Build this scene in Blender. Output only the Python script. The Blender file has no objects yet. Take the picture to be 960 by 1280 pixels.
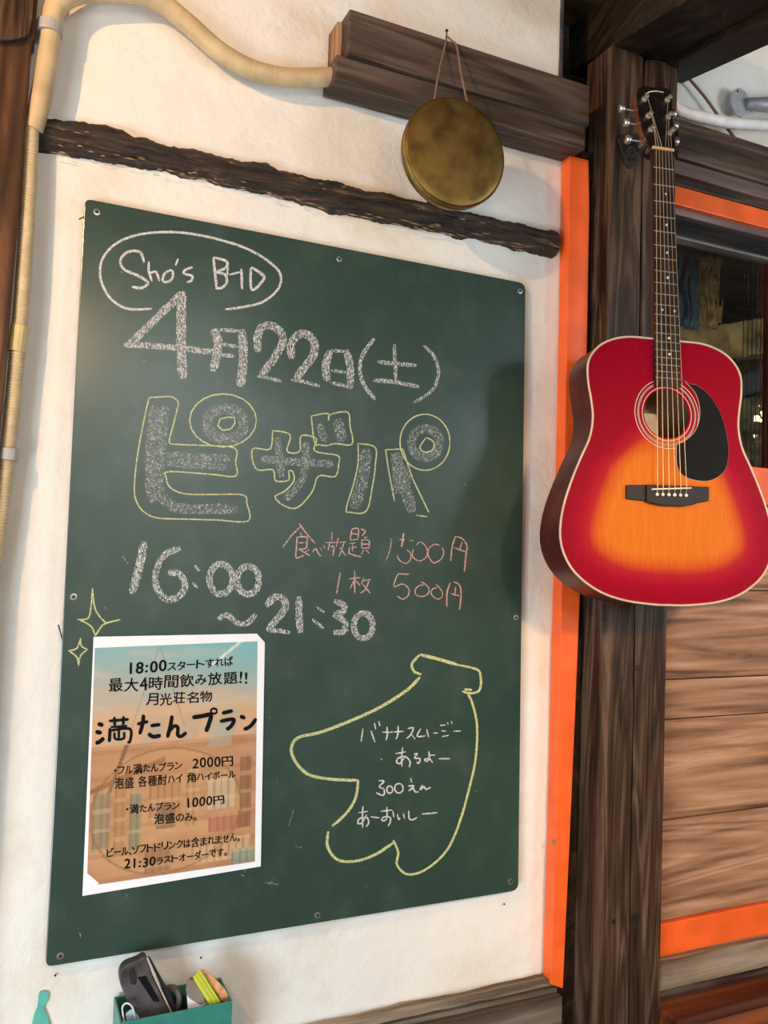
import bpy, bmesh, math, random
from mathutils import Vector, Matrix, noise
random.seed(7)
C = bpy.context.scene.collection
SC = bpy.context.scene

# ------------------------------------------------------------------ camera, world, lights, exposure
F = 1050.0
CAM = Vector((0.0, -1.42, 1.50))
YAW, PIT, ROL = math.radians(24.43), math.radians(2.75), math.radians(1.909)
_f = Vector((math.sin(YAW)*math.cos(PIT), math.cos(YAW)*math.cos(PIT), math.sin(PIT)))
_r = Vector((math.cos(YAW), -math.sin(YAW), 0)); _u = _r.cross(_f)
CR = _r*math.cos(ROL) + _u*math.sin(ROL)
CU = -_r*math.sin(ROL) + _u*math.cos(ROL)
cd = bpy.data.cameras.new('camera'); cam = bpy.data.objects.new('camera', cd); C.objects.link(cam)
cd.sensor_fit = 'VERTICAL'; cd.sensor_height = 24.0; cd.lens = 24.0*F/1280.0; cd.clip_start = .01
m = Matrix.Identity(4)
for i in range(3):
    m[i][0] = CR[i]; m[i][1] = CU[i]; m[i][2] = -_f[i]; m[i][3] = CAM[i]
cam.matrix_world = m
SC.camera = cam
SC.view_settings.view_transform = 'Standard'; SC.view_settings.look = 'None'
SC.view_settings.exposure = 0.0; SC.view_settings.gamma = 1.0; SC.view_settings.use_curve_mapping = False

w = bpy.data.worlds.new('world'); SC.world = w; w.use_nodes = True
w.node_tree.nodes['Background'].inputs[0].default_value = (0.62, 0.80, 1.0, 1)
w.node_tree.nodes['Background'].inputs[1].default_value = 0.9

def area(name, loc, target, size, power, col, sy=None):
    l = bpy.data.lights.new(name, 'AREA'); l.energy = power; l.color = col
    l.shape = 'RECTANGLE'; l.size = size; l.size_y = sy or size
    o = bpy.data.objects.new(name, l); C.objects.link(o); o.location = loc
    o.rotation_euler = (Vector(target)-Vector(loc)).to_track_quat('-Z', 'Y').to_euler()
    return o
def point(name, loc, power, col, rad):
    l = bpy.data.lights.new(name, 'POINT'); l.energy = power; l.color = col; l.shadow_soft_size = rad
    o = bpy.data.objects.new(name, l); C.objects.link(o); o.location = loc
    return o
WARM = (1.0, 0.58, 0.26)
def spot(name, loc, target, power, col, rad, cone, blend):
    l = bpy.data.lights.new(name, 'SPOT'); l.energy = power; l.color = col; l.shadow_soft_size = rad
    l.spot_size = math.radians(cone); l.spot_blend = blend
    o = bpy.data.objects.new(name, l); C.objects.link(o); o.location = loc
    o.rotation_euler = (Vector(target)-Vector(loc)).to_track_quat('-Z', 'Y').to_euler()
    return o
point('warm_light', (-0.80, -1.00, 2.46), 68, WARM, 0.02)
point('warm_light', (0.10, -1.75, 2.20), 9, WARM, 0.06)
spot('spot_light', (1.12, -2.20, 2.20), (1.32, 0, 1.15), 95, WARM, 0.08, 40, .7)
area('daylight_fill', (-1.35, -1.75, 0.60), (0.45, 0, 0.80), 0.9, 50, (0.72, 0.88, 1.0), 0.9)
area('daylight_fill', (2.5, -1.7, 1.95), (1.8, 0, 2.3), 0.7, 20, (0.80, 0.90, 1.0), 0.7)  # unseen fill added to brighten the upper right wall and beams
area('sheen_fill_light', (0.9, -2.75, 2.70), (0.8, -3.4, 1.35), 0.9, 48, (0.78, 0.92, 1.0), 0.12)  # added to light the front wall so the chalkboard reflects a sheen

# ------------------------------------------------------------------ helpers
def P(px, py, d=0.0):
    """point of the plane y = -d seen at pixel (px, py) of the 960 x 1280 photograph"""
    v = CR*((px-480)/F) - CU*((py-640)/F) + _f
    t = (-d-CAM.y)/v.y
    return CAM + v*t

ORG = {}
def tag(o, label=None, cat=None, group=None, kind=None):
    if label: o['label'] = label
    if cat: o['category'] = cat
    if group: o['group'] = group
    if kind: o['kind'] = kind
    return o
def thing(name, loc, label, cat, group=None):
    o = bpy.data.objects.new(name, None); C.objects.link(o); o.location = loc
    o.empty_display_size = .05
    ORG[o.name] = Vector(loc)
    return tag(o, label, cat, group)

class MB:
    def __init__(s): s.v = []; s.f = []; s.uv = None
    def add(s, vs, fs):
        n = len(s.v); s.v += [Vector(v) for v in vs]; s.f += [tuple(i+n for i in f) for f in fs]
    def box(s, a, b):
        x0,y0,z0 = a; x1,y1,z1 = b
        s.add([(x0,y0,z0),(x1,y0,z0),(x1,y1,z0),(x0,y1,z0),(x0,y0,z1),(x1,y0,z1),(x1,y1,z1),(x0,y1,z1)],
              [(0,3,2,1),(4,5,6,7),(0,1,5,4),(1,2,6,5),(2,3,7,6),(3,0,4,7)])
    def hexa(s, p):  # 8 points: bottom ring 4, top ring 4
        s.add(p, [(0,3,2,1),(4,5,6,7),(0,1,5,4),(1,2,6,5),(2,3,7,6),(3,0,4,7)])
    def prism(s, pts, off):
        n = len(pts); off = Vector(off)
        s.add([Vector(p) for p in pts]+[Vector(p)+off for p in pts],
              [tuple(range(n)), tuple(range(2*n-1, n-1, -1))] + [(i, i+n, (i+1)%n+n, (i+1)%n) for i in range(n)])
    def tube(s, pts, r, n=10, cap=True):
        pts = [Vector(p) for p in pts]; k = len(pts)
        rr = r if isinstance(r, (list, tuple)) else [r]*k
        t0 = (pts[1]-pts[0]).normalized(); up = Vector((0,0,1)) if abs(t0.z) < .9 else Vector((1,0,0))
        a = t0.cross(up).normalized(); vs = []
        for i, p in enumerate(pts):
            t = (pts[min(i+1,k-1)]-pts[max(i-1,0)]).normalized()
            a = (a - t*a.dot(t)).normalized(); b = t.cross(a)
            for j in range(n):
                q = 2*math.pi*j/n
                vs.append(p + (a*math.cos(q)+b*math.sin(q))*rr[i])
        fs = [(i*n+j, i*n+(j+1)%n, (i+1)*n+(j+1)%n, (i+1)*n+j) for i in range(k-1) for j in range(n)]
        if cap: fs += [tuple(range(n-1,-1,-1)), tuple(range((k-1)*n, k*n))]
        s.add(vs, fs)
    def lathe(s, c, ax, prof, n=24, cap=True):  # prof: (dist along axis, radius)
        ax = Vector(ax).normalized(); up = Vector((0,0,1)) if abs(ax.z) < .9 else Vector((1,0,0))
        a = ax.cross(up).normalized(); b = ax.cross(a); c = Vector(c); vs = []
        for h, r in prof:
            for j in range(n):
                q = 2*math.pi*j/n; vs.append(c+ax*h+(a*math.cos(q)+b*math.sin(q))*r)
        k = len(prof)
        fs = [(i*n+j, i*n+(j+1)%n, (i+1)*n+(j+1)%n, (i+1)*n+j) for i in range(k-1) for j in range(n)]
        if cap: fs += [tuple(range(n-1,-1,-1)), tuple(range((k-1)*n, k*n))]
        s.add(vs, fs)

def obj(name, mb, mat, parent=None, bevel=0, smooth=False, sub=0, segs=2):
    vs = mb.v
    if parent is not None:
        org = ORG[parent.name]
    else:
        org = Vector([(min(v[i] for v in vs)+max(v[i] for v in vs))/2 for i in range(3)])
    me = bpy.data.meshes.new(name)
    me.from_pydata([v-org for v in vs], [], mb.f)
    bm = bmesh.new(); bm.from_mesh(me)
    bmesh.ops.recalc_face_normals(bm, faces=bm.faces)
    bm.to_mesh(me); bm.free()
    if smooth: me.polygons.foreach_set('use_smooth', [True]*len(me.polygons))
    me.materials.append(mat)
    o = bpy.data.objects.new(name, me); C.objects.link(o)
    if parent is not None: o.parent = parent
    else: o.location = org
    ORG[o.name] = org
    if bevel:
        b = o.modifiers.new('bevel', 'BEVEL'); b.width = bevel; b.segments = segs; b.limit_method = 'ANGLE'; b.angle_limit = .6
    if sub:
        q = o.modifiers.new('sub', 'SUBSURF'); q.levels = q.render_levels = sub
    return o
def struct(name, mb, mat, **k):
    return tag(obj(name, mb, mat, **k), kind='structure')
def slab(mb, px, df, db):
    """front outline measured on the plane at depth df, given thickness back to db"""
    mb.prism([P(x, y, df) for x, y in px], (0, df-db, 0)); return mb
def crom(pts, n=6, closed=False):
    pts = [Vector(p) for p in pts]
    if len(pts) < 3: return pts
    out = []; k = len(pts)
    g = (lambda i: pts[i % k]) if closed else (lambda i: pts[max(0, min(k-1, i))])
    for i in range(k if closed else k-1):
        a, b, c, d = g(i-1), g(i), g(i+1), g(i+2)
        for j in range(n):
            t = j/n
            out.append(.5*((2*b)+(c-a)*t+(2*a-5*b+4*c-d)*t*t+(3*b-a-3*c+d)*t**3))
    if not closed: out.append(pts[-1])
    return out

# ------------------------------------------------------------------ materials
def nmat(name):
    mt = bpy.data.materials.new(name); mt.use_nodes = True
    nt = mt.node_tree; return mt, nt, nt.nodes['Principled BSDF']
def N(nt, t, **k):
    n = nt.nodes.new(t)
    for a, b in k.items(): setattr(n, a, b)
    return n
def ramp(nt, stops, src):
    r = N(nt, 'ShaderNodeValToRGB'); e = r.color_ramp.elements
    while len(e) < len(stops): e.new(.5)
    for i, (p, c) in enumerate(stops): e[i].position = p; e[i].color = (*c, 1)
    nt.links.new(src, r.inputs[0]); return r
def coords(nt, sc, rnd=True):
    tc = N(nt, 'ShaderNodeTexCoord'); mp = N(nt, 'ShaderNodeMapping'); mp.inputs['Scale'].default_value = sc
    if rnd:
        oi = N(nt, 'ShaderNodeObjectInfo'); mu = N(nt, 'ShaderNodeMath', operation='MULTIPLY'); mu.inputs[1].default_value = 37.0
        nt.links.new(oi.outputs['Random'], mu.inputs[0]); ad = N(nt, 'ShaderNodeVectorMath', operation='ADD')
        nt.links.new(tc.outputs['Object'], ad.inputs[0]); nt.links.new(mu.outputs[0], ad.inputs[1])
        nt.links.new(ad.outputs[0], mp.inputs[0])
    else: nt.links.new(tc.outputs['Object'], mp.inputs[0])
    return mp
def bump(nt, bs, src, st, dist=.002):
    b = N(nt, 'ShaderNodeBump'); b.inputs['Strength'].default_value = st; b.inputs['Distance'].default_value = dist
    nt.links.new(src, b.inputs['Height']); nt.links.new(b.outputs[0], bs.inputs['Normal']); return b
def plain(name, col, rough=.5, metal=0, spec=.5, var=.06, vs=40, coat=0):
    mt, nt, bs = nmat(name)
    mp = coords(nt, (1,1,1)); no = N(nt, 'ShaderNodeTexNoise'); no.inputs['Scale'].default_value = vs; no.inputs['Detail'].default_value = 4
    nt.links.new(mp.outputs[0], no.inputs[0])
    lo = [max(0, c*(1-var*2)) for c in col]; hi = [min(1, c*(1+var*2)) for c in col]
    r = ramp(nt, [(.3, lo), (.7, hi)], no.outputs['Fac']); nt.links.new(r.outputs[0], bs.inputs['Base Color'])
    bs.inputs['Roughness'].default_value = rough; bs.inputs['Metallic'].default_value = metal
    bs.inputs['Specular IOR Level'].default_value = spec
    if coat: bs.inputs['Coat Weight'].default_value = coat; bs.inputs['Coat Roughness'].default_value = .12
    return mt
def wood(name, dark, mid, light, axis='z', rough=.5, fine=1.0, bst=.35, ring=.09, coat=0):
    """grain running along the given axis: stretched noise carries the colour, distorted bands the rings"""
    mt, nt, bs = nmat(name); L = nt.links
    sc = {'x': (1.6, 22, 22), 'z': (22, 22, 1.6), 'y': (22, 1.6, 22)}[axis]
    sc = tuple(s*fine for s in sc)
    mp = coords(nt, sc)
    n1 = N(nt, 'ShaderNodeTexNoise'); n1.inputs['Scale'].default_value = 1.0; n1.inputs['Detail'].default_value = 7; n1.inputs['Roughness'].default_value = .62; n1.inputs['Distortion'].default_value = .6
    L.new(mp.outputs[0], n1.inputs[0])
    sc2 = tuple(s*.32 for s in sc); mp2 = coords(nt, sc2)
    wv = N(nt, 'ShaderNodeTexNoise'); wv.inputs['Scale'].default_value = 1; wv.inputs['Detail'].default_value = 2; wv.inputs['Distortion'].default_value = 1.2
    L.new(mp2.outputs[0], wv.inputs[0])
    mu = N(nt, 'ShaderNodeMath', operation='MULTIPLY'); mu.inputs[1].default_value = 42; L.new(wv.outputs['Fac'], mu.inputs[0])
    si = N(nt, 'ShaderNodeMath', operation='SINE'); L.new(mu.outputs[0], si.inputs[0])
    ma = N(nt, 'ShaderNodeMath', operation='MULTIPLY_ADD'); ma.inputs[1].default_value = ring; L.new(si.outputs[0], ma.inputs[0]); L.new(n1.outputs['Fac'], ma.inputs[2])
    r = ramp(nt, [(.30, dark), (.52, mid), (.74, light)], ma.outputs[0])
    L.new(r.outputs[0], bs.inputs['Base Color'])
    bs.inputs['Roughness'].default_value = rough; bs.inputs['Specular IOR Level'].default_value = .22
    if coat: bs.inputs['Coat Weight'].default_value = coat; bs.inputs['Coat Roughness'].default_value = .15
    bump(nt, bs, ma.outputs[0], bst, .003)
    return mt

def plaster():
    mt, nt, bs = nmat('plaster'); L = nt.links
    mp = coords(nt, (1,1,1), False)
    a = N(nt, 'ShaderNodeTexNoise'); a.inputs['Scale'].default_value = 5; a.inputs['Detail'].default_value = 5
    b = N(nt, 'ShaderNodeTexNoise'); b.inputs['Scale'].default_value = 24; b.inputs['Detail'].default_value = 9; b.inputs['Roughness'].default_value = .62; b.inputs['Distortion'].default_value = .3
    v = N(nt, 'ShaderNodeTexVoronoi'); v.inputs['Scale'].default_value = 26
    for n in (a, b, v): L.new(mp.outputs[0], n.inputs[0])
    r = ramp(nt, [(.28, (.74,.66,.54)), (.46, (.82,.79,.72)), (.7, (.80,.76,.70))], a.outputs['Fac'])
    # rare little pits and stains
    p = ramp(nt, [(.0, (.62,.5,.36)), (.035, (1,1,1)), (1, (1,1,1))], v.outputs['Distance'])
    mx = N(nt, 'ShaderNodeMix', data_type='RGBA', blend_type='MULTIPLY'); mx.inputs[0].default_value = .55
    L.new(r.outputs[0], mx.inputs[6]); L.new(p.outputs[0], mx.inputs[7]); L.new(mx.outputs[2], bs.inputs['Base Color'])
    bs.inputs['Roughness'].default_value = .8; bs.inputs['Specular IOR Level'].default_value = .25
    bump(nt, bs, b.outputs['Fac'], .62, .007)
    return mt
M_PLASTER = plaster()
M_DARK = wood('dark_stained_wood', (.020,.011,.006), (.066,.036,.021), (.155,.098,.064), 'z', .45, 2.3, .5)
M_DARKX = wood('dark_stained_beam', (.030,.019,.013), (.078,.050,.036), (.14,.097,.074), 'x', .5, 1.8, .4)
M_DARKXP = wood('worn_pinkish_beam', (.08,.05,.04), (.20,.14,.12), (.34,.26,.23), 'x', .6)
M_DARKY = wood('dark_rafter_wood', (.010,.006,.003), (.022,.012,.006), (.055,.032,.015), 'y', .6, 1.6)
M_PLANK = wood('brushed_cedar_plank', (.12,.062,.036), (.37,.20,.11), (.60,.38,.24), 'x', .5, 1.15, .5, ring=.06)
M_NEARBLK = wood('blackened_wood', (.005,.004,.003), (.012,.009,.007), (.03,.022,.018), 'x', .5, 1.6)
M_SILL = wood('weathered_sill', (.10,.075,.05), (.25,.19,.13), (.42,.34,.25), 'x', .8, 1.2, .8)
M_SILLD = wood('old_dark_sill', (.045,.032,.022), (.10,.075,.055), (.20,.16,.12), 'x', .7, 1.2, .7)
M_BENCH = wood('red_varnished_wood', (.055,.012,.006), (.17,.045,.012), (.34,.10,.02), 'x', .3, .6, .2, coat=.5)
M_RUST = wood('reddish_post_wood', (.025,.012,.006), (.08,.036,.016), (.22,.10,.04), 'z', .5)
M_ORANGE = plain('orange_paint', (.90,.13,.02), .42, var=.07, vs=14)
M_RED = plain('dark_red_frame_paint', (.16,.02,.01), .4)

def bark():
    mt, nt, bs = nmat('stripped_bark'); L = nt.links
    mp = coords(nt, (9, 75, 75), False)
    n = N(nt, 'ShaderNodeTexNoise'); n.inputs['Scale'].default_value = 1; n.inputs['Detail'].default_value = 8; n.inputs['Roughness'].default_value = .7; n.inputs['Distortion'].default_value = .5
    L.new(mp.outputs[0], n.inputs[0])
    r = ramp(nt, [(.36, (.006,.004,.003)), (.50, (.035,.020,.012)), (.60, (.085,.048,.026)), (.66, (.32,.20,.11))], n.outputs['Fac'])
    L.new(r.outputs[0], bs.inputs['Base Color']); bs.inputs['Roughness'].default_value = .75
    bump(nt, bs, n.outputs['Fac'], .9, .006); return mt
M_BARK = bark()

def board_mat():
    mt, nt, bs = nmat('green_chalkboard'); L = nt.links
    mp = coords(nt, (1,1,1), False)
    a = N(nt, 'ShaderNodeTexNoise'); a.inputs['Scale'].default_value = 3.2; a.inputs['Detail'].default_value = 5; a.inputs['Distortion'].default_value = 1
    L.new(mp.outputs[0], a.inputs[0])
    mp2 = coords(nt, (3, 3, 2.2), False); b = N(nt, 'ShaderNodeTexNoise'); b.inputs['Scale'].default_value = 6; b.inputs['Detail'].default_value = 6
    L.new(mp2.outputs[0], b.inputs[0])
    r = ramp(nt, [(.3, (.022,.050,.038)), (.7, (.034,.066,.050))], a.outputs['Fac'])
    r2 = ramp(nt, [(.50, (0,0,0)), (.9, (.045,.045,.042))], b.outputs['Fac'])
    mx = N(nt, 'ShaderNodeMix', data_type='RGBA', blend_type='ADD'); mx.inputs[0].default_value = .5
    L.new(r.outputs[0], mx.inputs[6]); L.new(r2.outputs[0], mx.inputs[7]); L.new(mx.outputs[2], bs.inputs['Base Color'])
    bs.inputs['Roughness'].default_value = .24; bs.inputs['Specular IOR Level'].default_value = .75
    return mt
M_BOARD = board_mat()

def chalk(name, col, lo, hi, hatch):
    mt, nt, bs = nmat(name); L = nt.links
    mp = coords(nt, hatch, False)
    n = N(nt, 'ShaderNodeTexNoise'); n.inputs['Scale'].default_value = 1; n.inputs['Detail'].default_value = 5; n.inputs['Roughness'].default_value = .75
    L.new(mp.outputs[0], n.inputs[0])
    r = ramp(nt, [(lo, (0,0,0)), (hi, (1,1,1))], n.outputs['Fac'])
    mu = N(nt, 'ShaderNodeMath', operation='MULTIPLY'); mu.inputs[1].default_value = .92; L.new(r.outputs[0], mu.inputs[0])
    L.new(mu.outputs[0], bs.inputs['Alpha'])
    bs.inputs['Base Color'].default_value = (*col, 1); bs.inputs['Roughness'].default_value = .95; bs.inputs['Specular IOR Level'].default_value = .05
    return mt
M_CHB = chalk('white_chalk_broad', (.72,.72,.68), .43, .60, (620, 620, 260))
M_CHS = chalk('white_chalk_sparse', (.62,.64,.60), .47, .68, (560, 560, 380))
M_CHW = chalk('white_chalk_line', (.72,.72,.68), .34, .52, (500, 500, 500))
M_CHY = chalk('yellow_chalk_line', (.66,.68,.33), .34, .52, (500, 500, 500))
M_CHP = chalk('pink_chalk_line', (.74,.44,.40), .36, .54, (500, 500, 500))

M_BRASS = plain('aged_brass', (.25,.155,.04), .42, .85, var=.22, vs=26)
M_BRASSE = plain('worn_brass_rim', (.42,.28,.12), .35, .9, var=.15, vs=60)
M_CORD = plain('brown_cord', (.23,.13,.08), .8)
M_STEEL = plain('steel', (.62,.62,.62), .3, .9)
M_IRON = plain('dark_iron', (.055,.045,.04), .45, .6)
M_TAPE = plain('cream_hose', (.56,.42,.24), .5, var=.10, vs=22)
M_CORR = plain('cream_corrugated_pipe', (.60,.46,.26), .45)
M_YTAPE = plain('yellowed_tape', (.62,.48,.22), .35)
M_GREY = plain('grey_plastic', (.42,.41,.38), .45)
M_WPIPE = plain('white_wrapped_pipe', (.78,.74,.72), .55)
M_TEAL = plain('teal_plastic', (.035,.21,.165), .4)
M_TEALP = plain('teal_paint', (.10,.42,.34), .5)
M_BLK = plain('black_plastic', (.025,.023,.025), .35)
M_BLK2 = plain('scuffed_black_plastic', (.07,.06,.062), .5, var=.25)
M_WHITE = plain('white_card', (.80,.78,.78), .6, var=.02)
M_KRAFT = plain('kraft_lining', (.25,.19,.15), .8)
M_LIME = plain('lime_label', (.60,.66,.03), .45)
M_PEACH = plain('peach_label', (.80,.36,.16), .45, var=.2, vs=90)
M_BLUE = plain('pale_blue_cloth', (.33,.48,.60), .8)
M_INK = plain('black_ink', (.008,.008,.009), .95, spec=.1)
M_REDINK = plain('red_ink', (.65,.05,.05), .6)
M_PAPER = plain('white_paper', (.90,.90,.90), .35, var=.01)

# ------------------------------------------------------------------ the setting
def plaster_grid(name, x0, x1, z0, z1, y, step, amp, side=None):
    mb = MB(); nx = max(2, int((x1-x0)/step)); nz = max(2, int((z1-z0)/step)); vs = []
    for j in range(nz+1):
        for i in range(nx+1):
            x = x0+(x1-x0)*i/nx; z = z0+(z1-z0)*j/nz
            h = noise.noise(Vector((x*3, z*3, 1)))*amp + noise.noise(Vector((x*11, z*9, 5)))*amp*.4 + max(0, noise.noise(Vector((x*28, z*34, 9))))*amp*.35
            vs.append((x, y-h, z))
    fs = [(j*(nx+1)+i, j*(nx+1)+i+1, (j+1)*(nx+1)+i+1, (j+1)*(nx+1)+i) for j in range(nz) for i in range(nx)]
    n = len(vs); vs += [(x0,y+.1,z0),(x1,y+.1,z0),(x1,y+.1,z1),(x0,y+.1,z1)]
    fs.append((n, n+3, n+2, n+1))
    mb.add(vs, fs)
    return struct(name, mb, M_PLASTER, smooth=True)
XPOST0 = P(767, 300, .065).x; XPOST1 = P(845, 300, .065).x
POSTX0 = P(752, 650, .065).x; POSTX1 = P(837, 650, .065).x
ZC = P(560, 95, 0).z
plaster_grid('wall_back', -1.1, P(700, 60, 0).x, ZC, 2.75, .003, .011, .0030)
plaster_grid('wall_back', -1.1, 1.06, -.0, ZC, .003, .011, .0030)
ZBEAM = P(900, 165, .06).z
plaster_grid('wall_upper', POSTX1-.03, 2.6, ZBEAM-.02, 2.75, .003, .02, .002)

fl = MB(); fl.box((-3, -3.4, -.05), (4.2, .6, 0)); struct('floor', fl, wood('floor_boards', (.06,.03,.015), (.14,.075,.035), (.24,.13,.06), 'x', .4))
ce = MB(); ce.box((-3, -3.4, 2.78), (4.2, .2, 2.84)); struct('ceiling', ce, wood('ceiling_boards', (.03,.018,.01), (.06,.035,.02), (.10,.06,.035), 'x', .6))
bw = MB(); bw.box((-3, -3.5, 0), (2.75, -3.4, 2.78)); struct('wall_front', bw, M_PLASTER)
bw = MB(); bw.box((2.75, -3.5, 0), (4.2, -3.4, 2.78)); struct('wall_front', bw, wood('dark_wall_boards', (.02,.012,.008), (.04,.025,.018), (.07,.045,.03), 'z', .6))
bw = MB(); bw.box((4.2, -3.5, 0), (4.3, -.0, 2.78)); struct('wall_right', bw, wood('dark_wall_boards_side', (.02,.012,.008), (.04,.025,.018), (.07,.045,.03), 'z', .6))

# left post
t = thing('wooden_post', P(-20, 900, .05), 'dark reddish brown wooden post at the far left, beside the cream conduit', 'post')
mb = MB(); slab(mb, [(-150,-90),(54,-90),(47,0),(44,46),(40,50),(36,110),(31,160),(24,260),(17,340),(8,450),(-2,560),(-25,900),(-50,1330),(-220,1330)], .05, -.0)
obj('shaft', mb, M_RUST, t, .004)
mb = MB(); slab(mb, [(-150,-90),(48,-90),(42,0),(41,20),(36,44),(18,50),(-150,44)], .062, .0505)
tag(obj('upper_block', mb, M_DARK, t, .003), 'darker smooth upper section')

# gray-blue painted nothing: the strip beside the post is bare plaster in shade

# thick beam, left of the post and right of it (two boards each)
VPX, VPY = 2880.0, 790.0
def on(px0, py0, x):   # y at x of the horizontal edge through (px0, py0)
    return py0 + (VPY-py0)*(x-px0)/(VPX-px0)
def beam_part(name, xa, xb, ytop, ybot, xref, df, db, mat, parent, rough=0):
    za = P(xref, ytop, df).z; zb = P(xref, ybot, df).z
    mb = MB(); n = 24; 
    for a in range(1):
        ring = lambda x, k: [(x, -df, zb), (x, -db, zb), (x, -db, za), (x, -df, za)]
        vs = []
        for k in range(n+1):
            x = xa+(xb-xa)*k/n
            for (X, Y, Z) in ring(x, k):
                j = noise.noise(Vector((X*6, Y*9, Z*5)))*rough
                vs.append((X, Y+j, Z+j))
        fs = [(k*4+i, (k+1)*4+i, (k+1)*4+(i+1)%4, k*4+(i+1)%4) for k in range(n) for i in range(4)]
        fs += [(0,1,2,3), (n*4+3, n*4+2, n*4+1, n*4)]
        mb.add(vs, fs)
    return obj(name, mb, mat, parent, .003)
XB0 = P(436, 40, .078).x
t = thing('ceiling_beam', (XB0, -.04, P(436,66,.078).z), 'thick dark two-tier beam ending in mid-wall, with the brass gong hanging from it', 'beam')
beam_part('upper_board', XB0, P(737, 150, .078).x, 10, 68, 436, .078, .0, M_DARKX, t, .0015)
beam_part('lower_board', P(420, 80, .066).x, P(737, 150, .078).x, 68.5, 101, 425, .066, .0, M_DARKXP if 0 else M_DARKX, t, .0015)
mb = MB(); mb.box((P(424,40,.05).x-.004, -.05, P(424,88,.05).z), (XB0, -.004, P(424,26,.05).z))
tag(obj('end_grain', mb, wood('raw_end_grain', (.10,.05,.025), (.26,.14,.07), (.42,.26,.14), 'z', .7), t, .003), 'rough pale brown sawn end')
t = thing('ceiling_beam', (POSTX1, -.04, P(850,172,.06).z), 'dark horizontal beam right of the post, under the white pipe', 'beam')
beam_part('upper_board', POSTX1+.001, 2.4, 148, 197, 850, .070, -.02, M_DARKX, t, .0015)
tag(beam_part('lower_board', POSTX1+.001, 2.4, 198, 218, 850, .058, -.02, M_DARKXP, t, .002), 'paler worn pinkish lower edge')
beam_part('underside_board', POSTX1+.001, 2.4, 219, 232, 850, .040, -.02, M_DARKX, t, 0)

# main post: two boards with a crack between
t = thing('wooden_post', (POSTX0, -.03, 0), 'dark brown cracked wooden post that the red guitar hangs on', 'post')
def postpart(name, pts, mat, df=.065, db=-.02, **k):
    mb = MB(); slab(mb, pts, df, db); return obj(name, mb, mat, t, .0025, **k)
XS = lambda y, a, b: a+(b-a)*(y-57)/(1280-57)
L0 = lambda y: XS(y, 767, 739.5); R0 = lambda y: XS(y, 848, 824.5); MID = lambda y: XS(y, 806, 786)
ys = [70, 130, 200, 300, 400, 500, 600, 757, 820, 900, 1000, 1040, 1150, 1280, 1420]
j1 = [random.uniform(-.8,.8) for _ in ys]
postpart('left_half', [(767,55),(775,58),(790,64),(804,72)] + [(MID(y)-1.2+a, y) for y, a in zip(ys, j1)] + [(L0(y)+a*.3, y) for y, a in reversed(list(zip(ys, j1)))], M_DARK)
postpart('right_half', [(808,74),(812,74),(830,76),(842,80),(848,86)] + [(R0(y)+a*.5, y) for y, a in zip(ys[1:], j1)] + [(MID(y)+.9+a*.8, y) for y, a in reversed(list(zip(ys[1:], j1)))], M_DARK, .0635)
mb = MB(); slab(mb, [(MID(60)-4,80),(MID(60)+4,80),(MID(1400)+4,1400),(MID(1400)-4,1400)], .055, -.01); obj('heartwood', mb, M_DARKY, t)
mkn = plain('dark_knot', (.012,.008,.006), .5)
for (x,y,r) in ((755,774,3.2),(797,835,3.5),(767.5,1152,3.0),(793,1148,5),(777,850,2.6)):
    mb = MB(); c = P(x, y, .0655); mb.lathe(c, (0,-1,0), [(0,r/580),(.0004,r/600),(.0006,r/900)], 12); obj('knot', mb, mkn, t)
mb = MB(); slab(mb, [(718,190),(750,190),(722,1320),(690,1320)], .006, -.02); struct('trim_2', mb, M_DARKY)

# dark backing panel behind the gap between wall and post, hiding the sky
mb = MB(); mb.box((P(700,60,0).x-.6, .24, 0), (POSTX1+.3, .27, 2.82)); struct('trim_1', mb, M_DARKY)
mb = MB(); mb.box((P(700,60,0).x-.0005, -.002, P(700,100,0).z), (P(700,60,0).x+.006, .02, 2.75)); struct('trim_3', mb, M_BLK2)

# sloping rafter that crosses above the post towards the viewer
vdir = (CR*((273-480)/F) - CU*((363-640)/F) + _f)*-1; vdir.normalize()
A = P(767, 57, .066); B = P(875, 89.5, .066); B.z = A.z
back = vdir*(.225/abs(vdir.y))*-1
wdt = (B-A); up = Vector((0,0,1))
def rafter(a, b, h, name, mat, parent, lift=0):
    mb = MB(); a = a+back+up*lift; b = b+back+up*lift; e = vdir*1.9
    mb.hexa([a, b, b+e, a+e, a+up*h, b+up*h, b+e+up*h, a+e+up*h]); return obj(name, mb, mat, parent, .003)
t = thing('rafter', A, 'dark sloping rafter running toward the viewer above the guitar post', 'beam')
rafter(A, A+wdt*.30, .115, 'left_board', M_DARKY, t)
rafter(A+wdt*.305, A+wdt*.62, .10, 'middle_board', M_DARKY, t, .012)
rafter(A+wdt*.625, B, .115, 'right_board', M_DARKY, t)

# orange upright
t = thing('orange_upright', P(690, 1225, .03), 'bright orange painted upright between the white wall and the dark post', 'post')
mb = MB(); slab(mb, [(712.5,194),(736,200),(737,260),(733,500),(727,700),(719,900),(712,1060),(704,1236),(689,1231),(694.5,1050),(698,900),(704,650),(709,400)], .030, .0)
obj('board', mb, M_ORANGE, t, .0018)
mb = MB(); c = P(692, 1052, .0305); mb.lathe(c, (0,-1,0), [(0,.0045),(.0008,.004),(.0009,.001)], 12)
tag(obj('chipped_hole', mb, M_KRAFT, t), 'small chipped screw hole')

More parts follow.
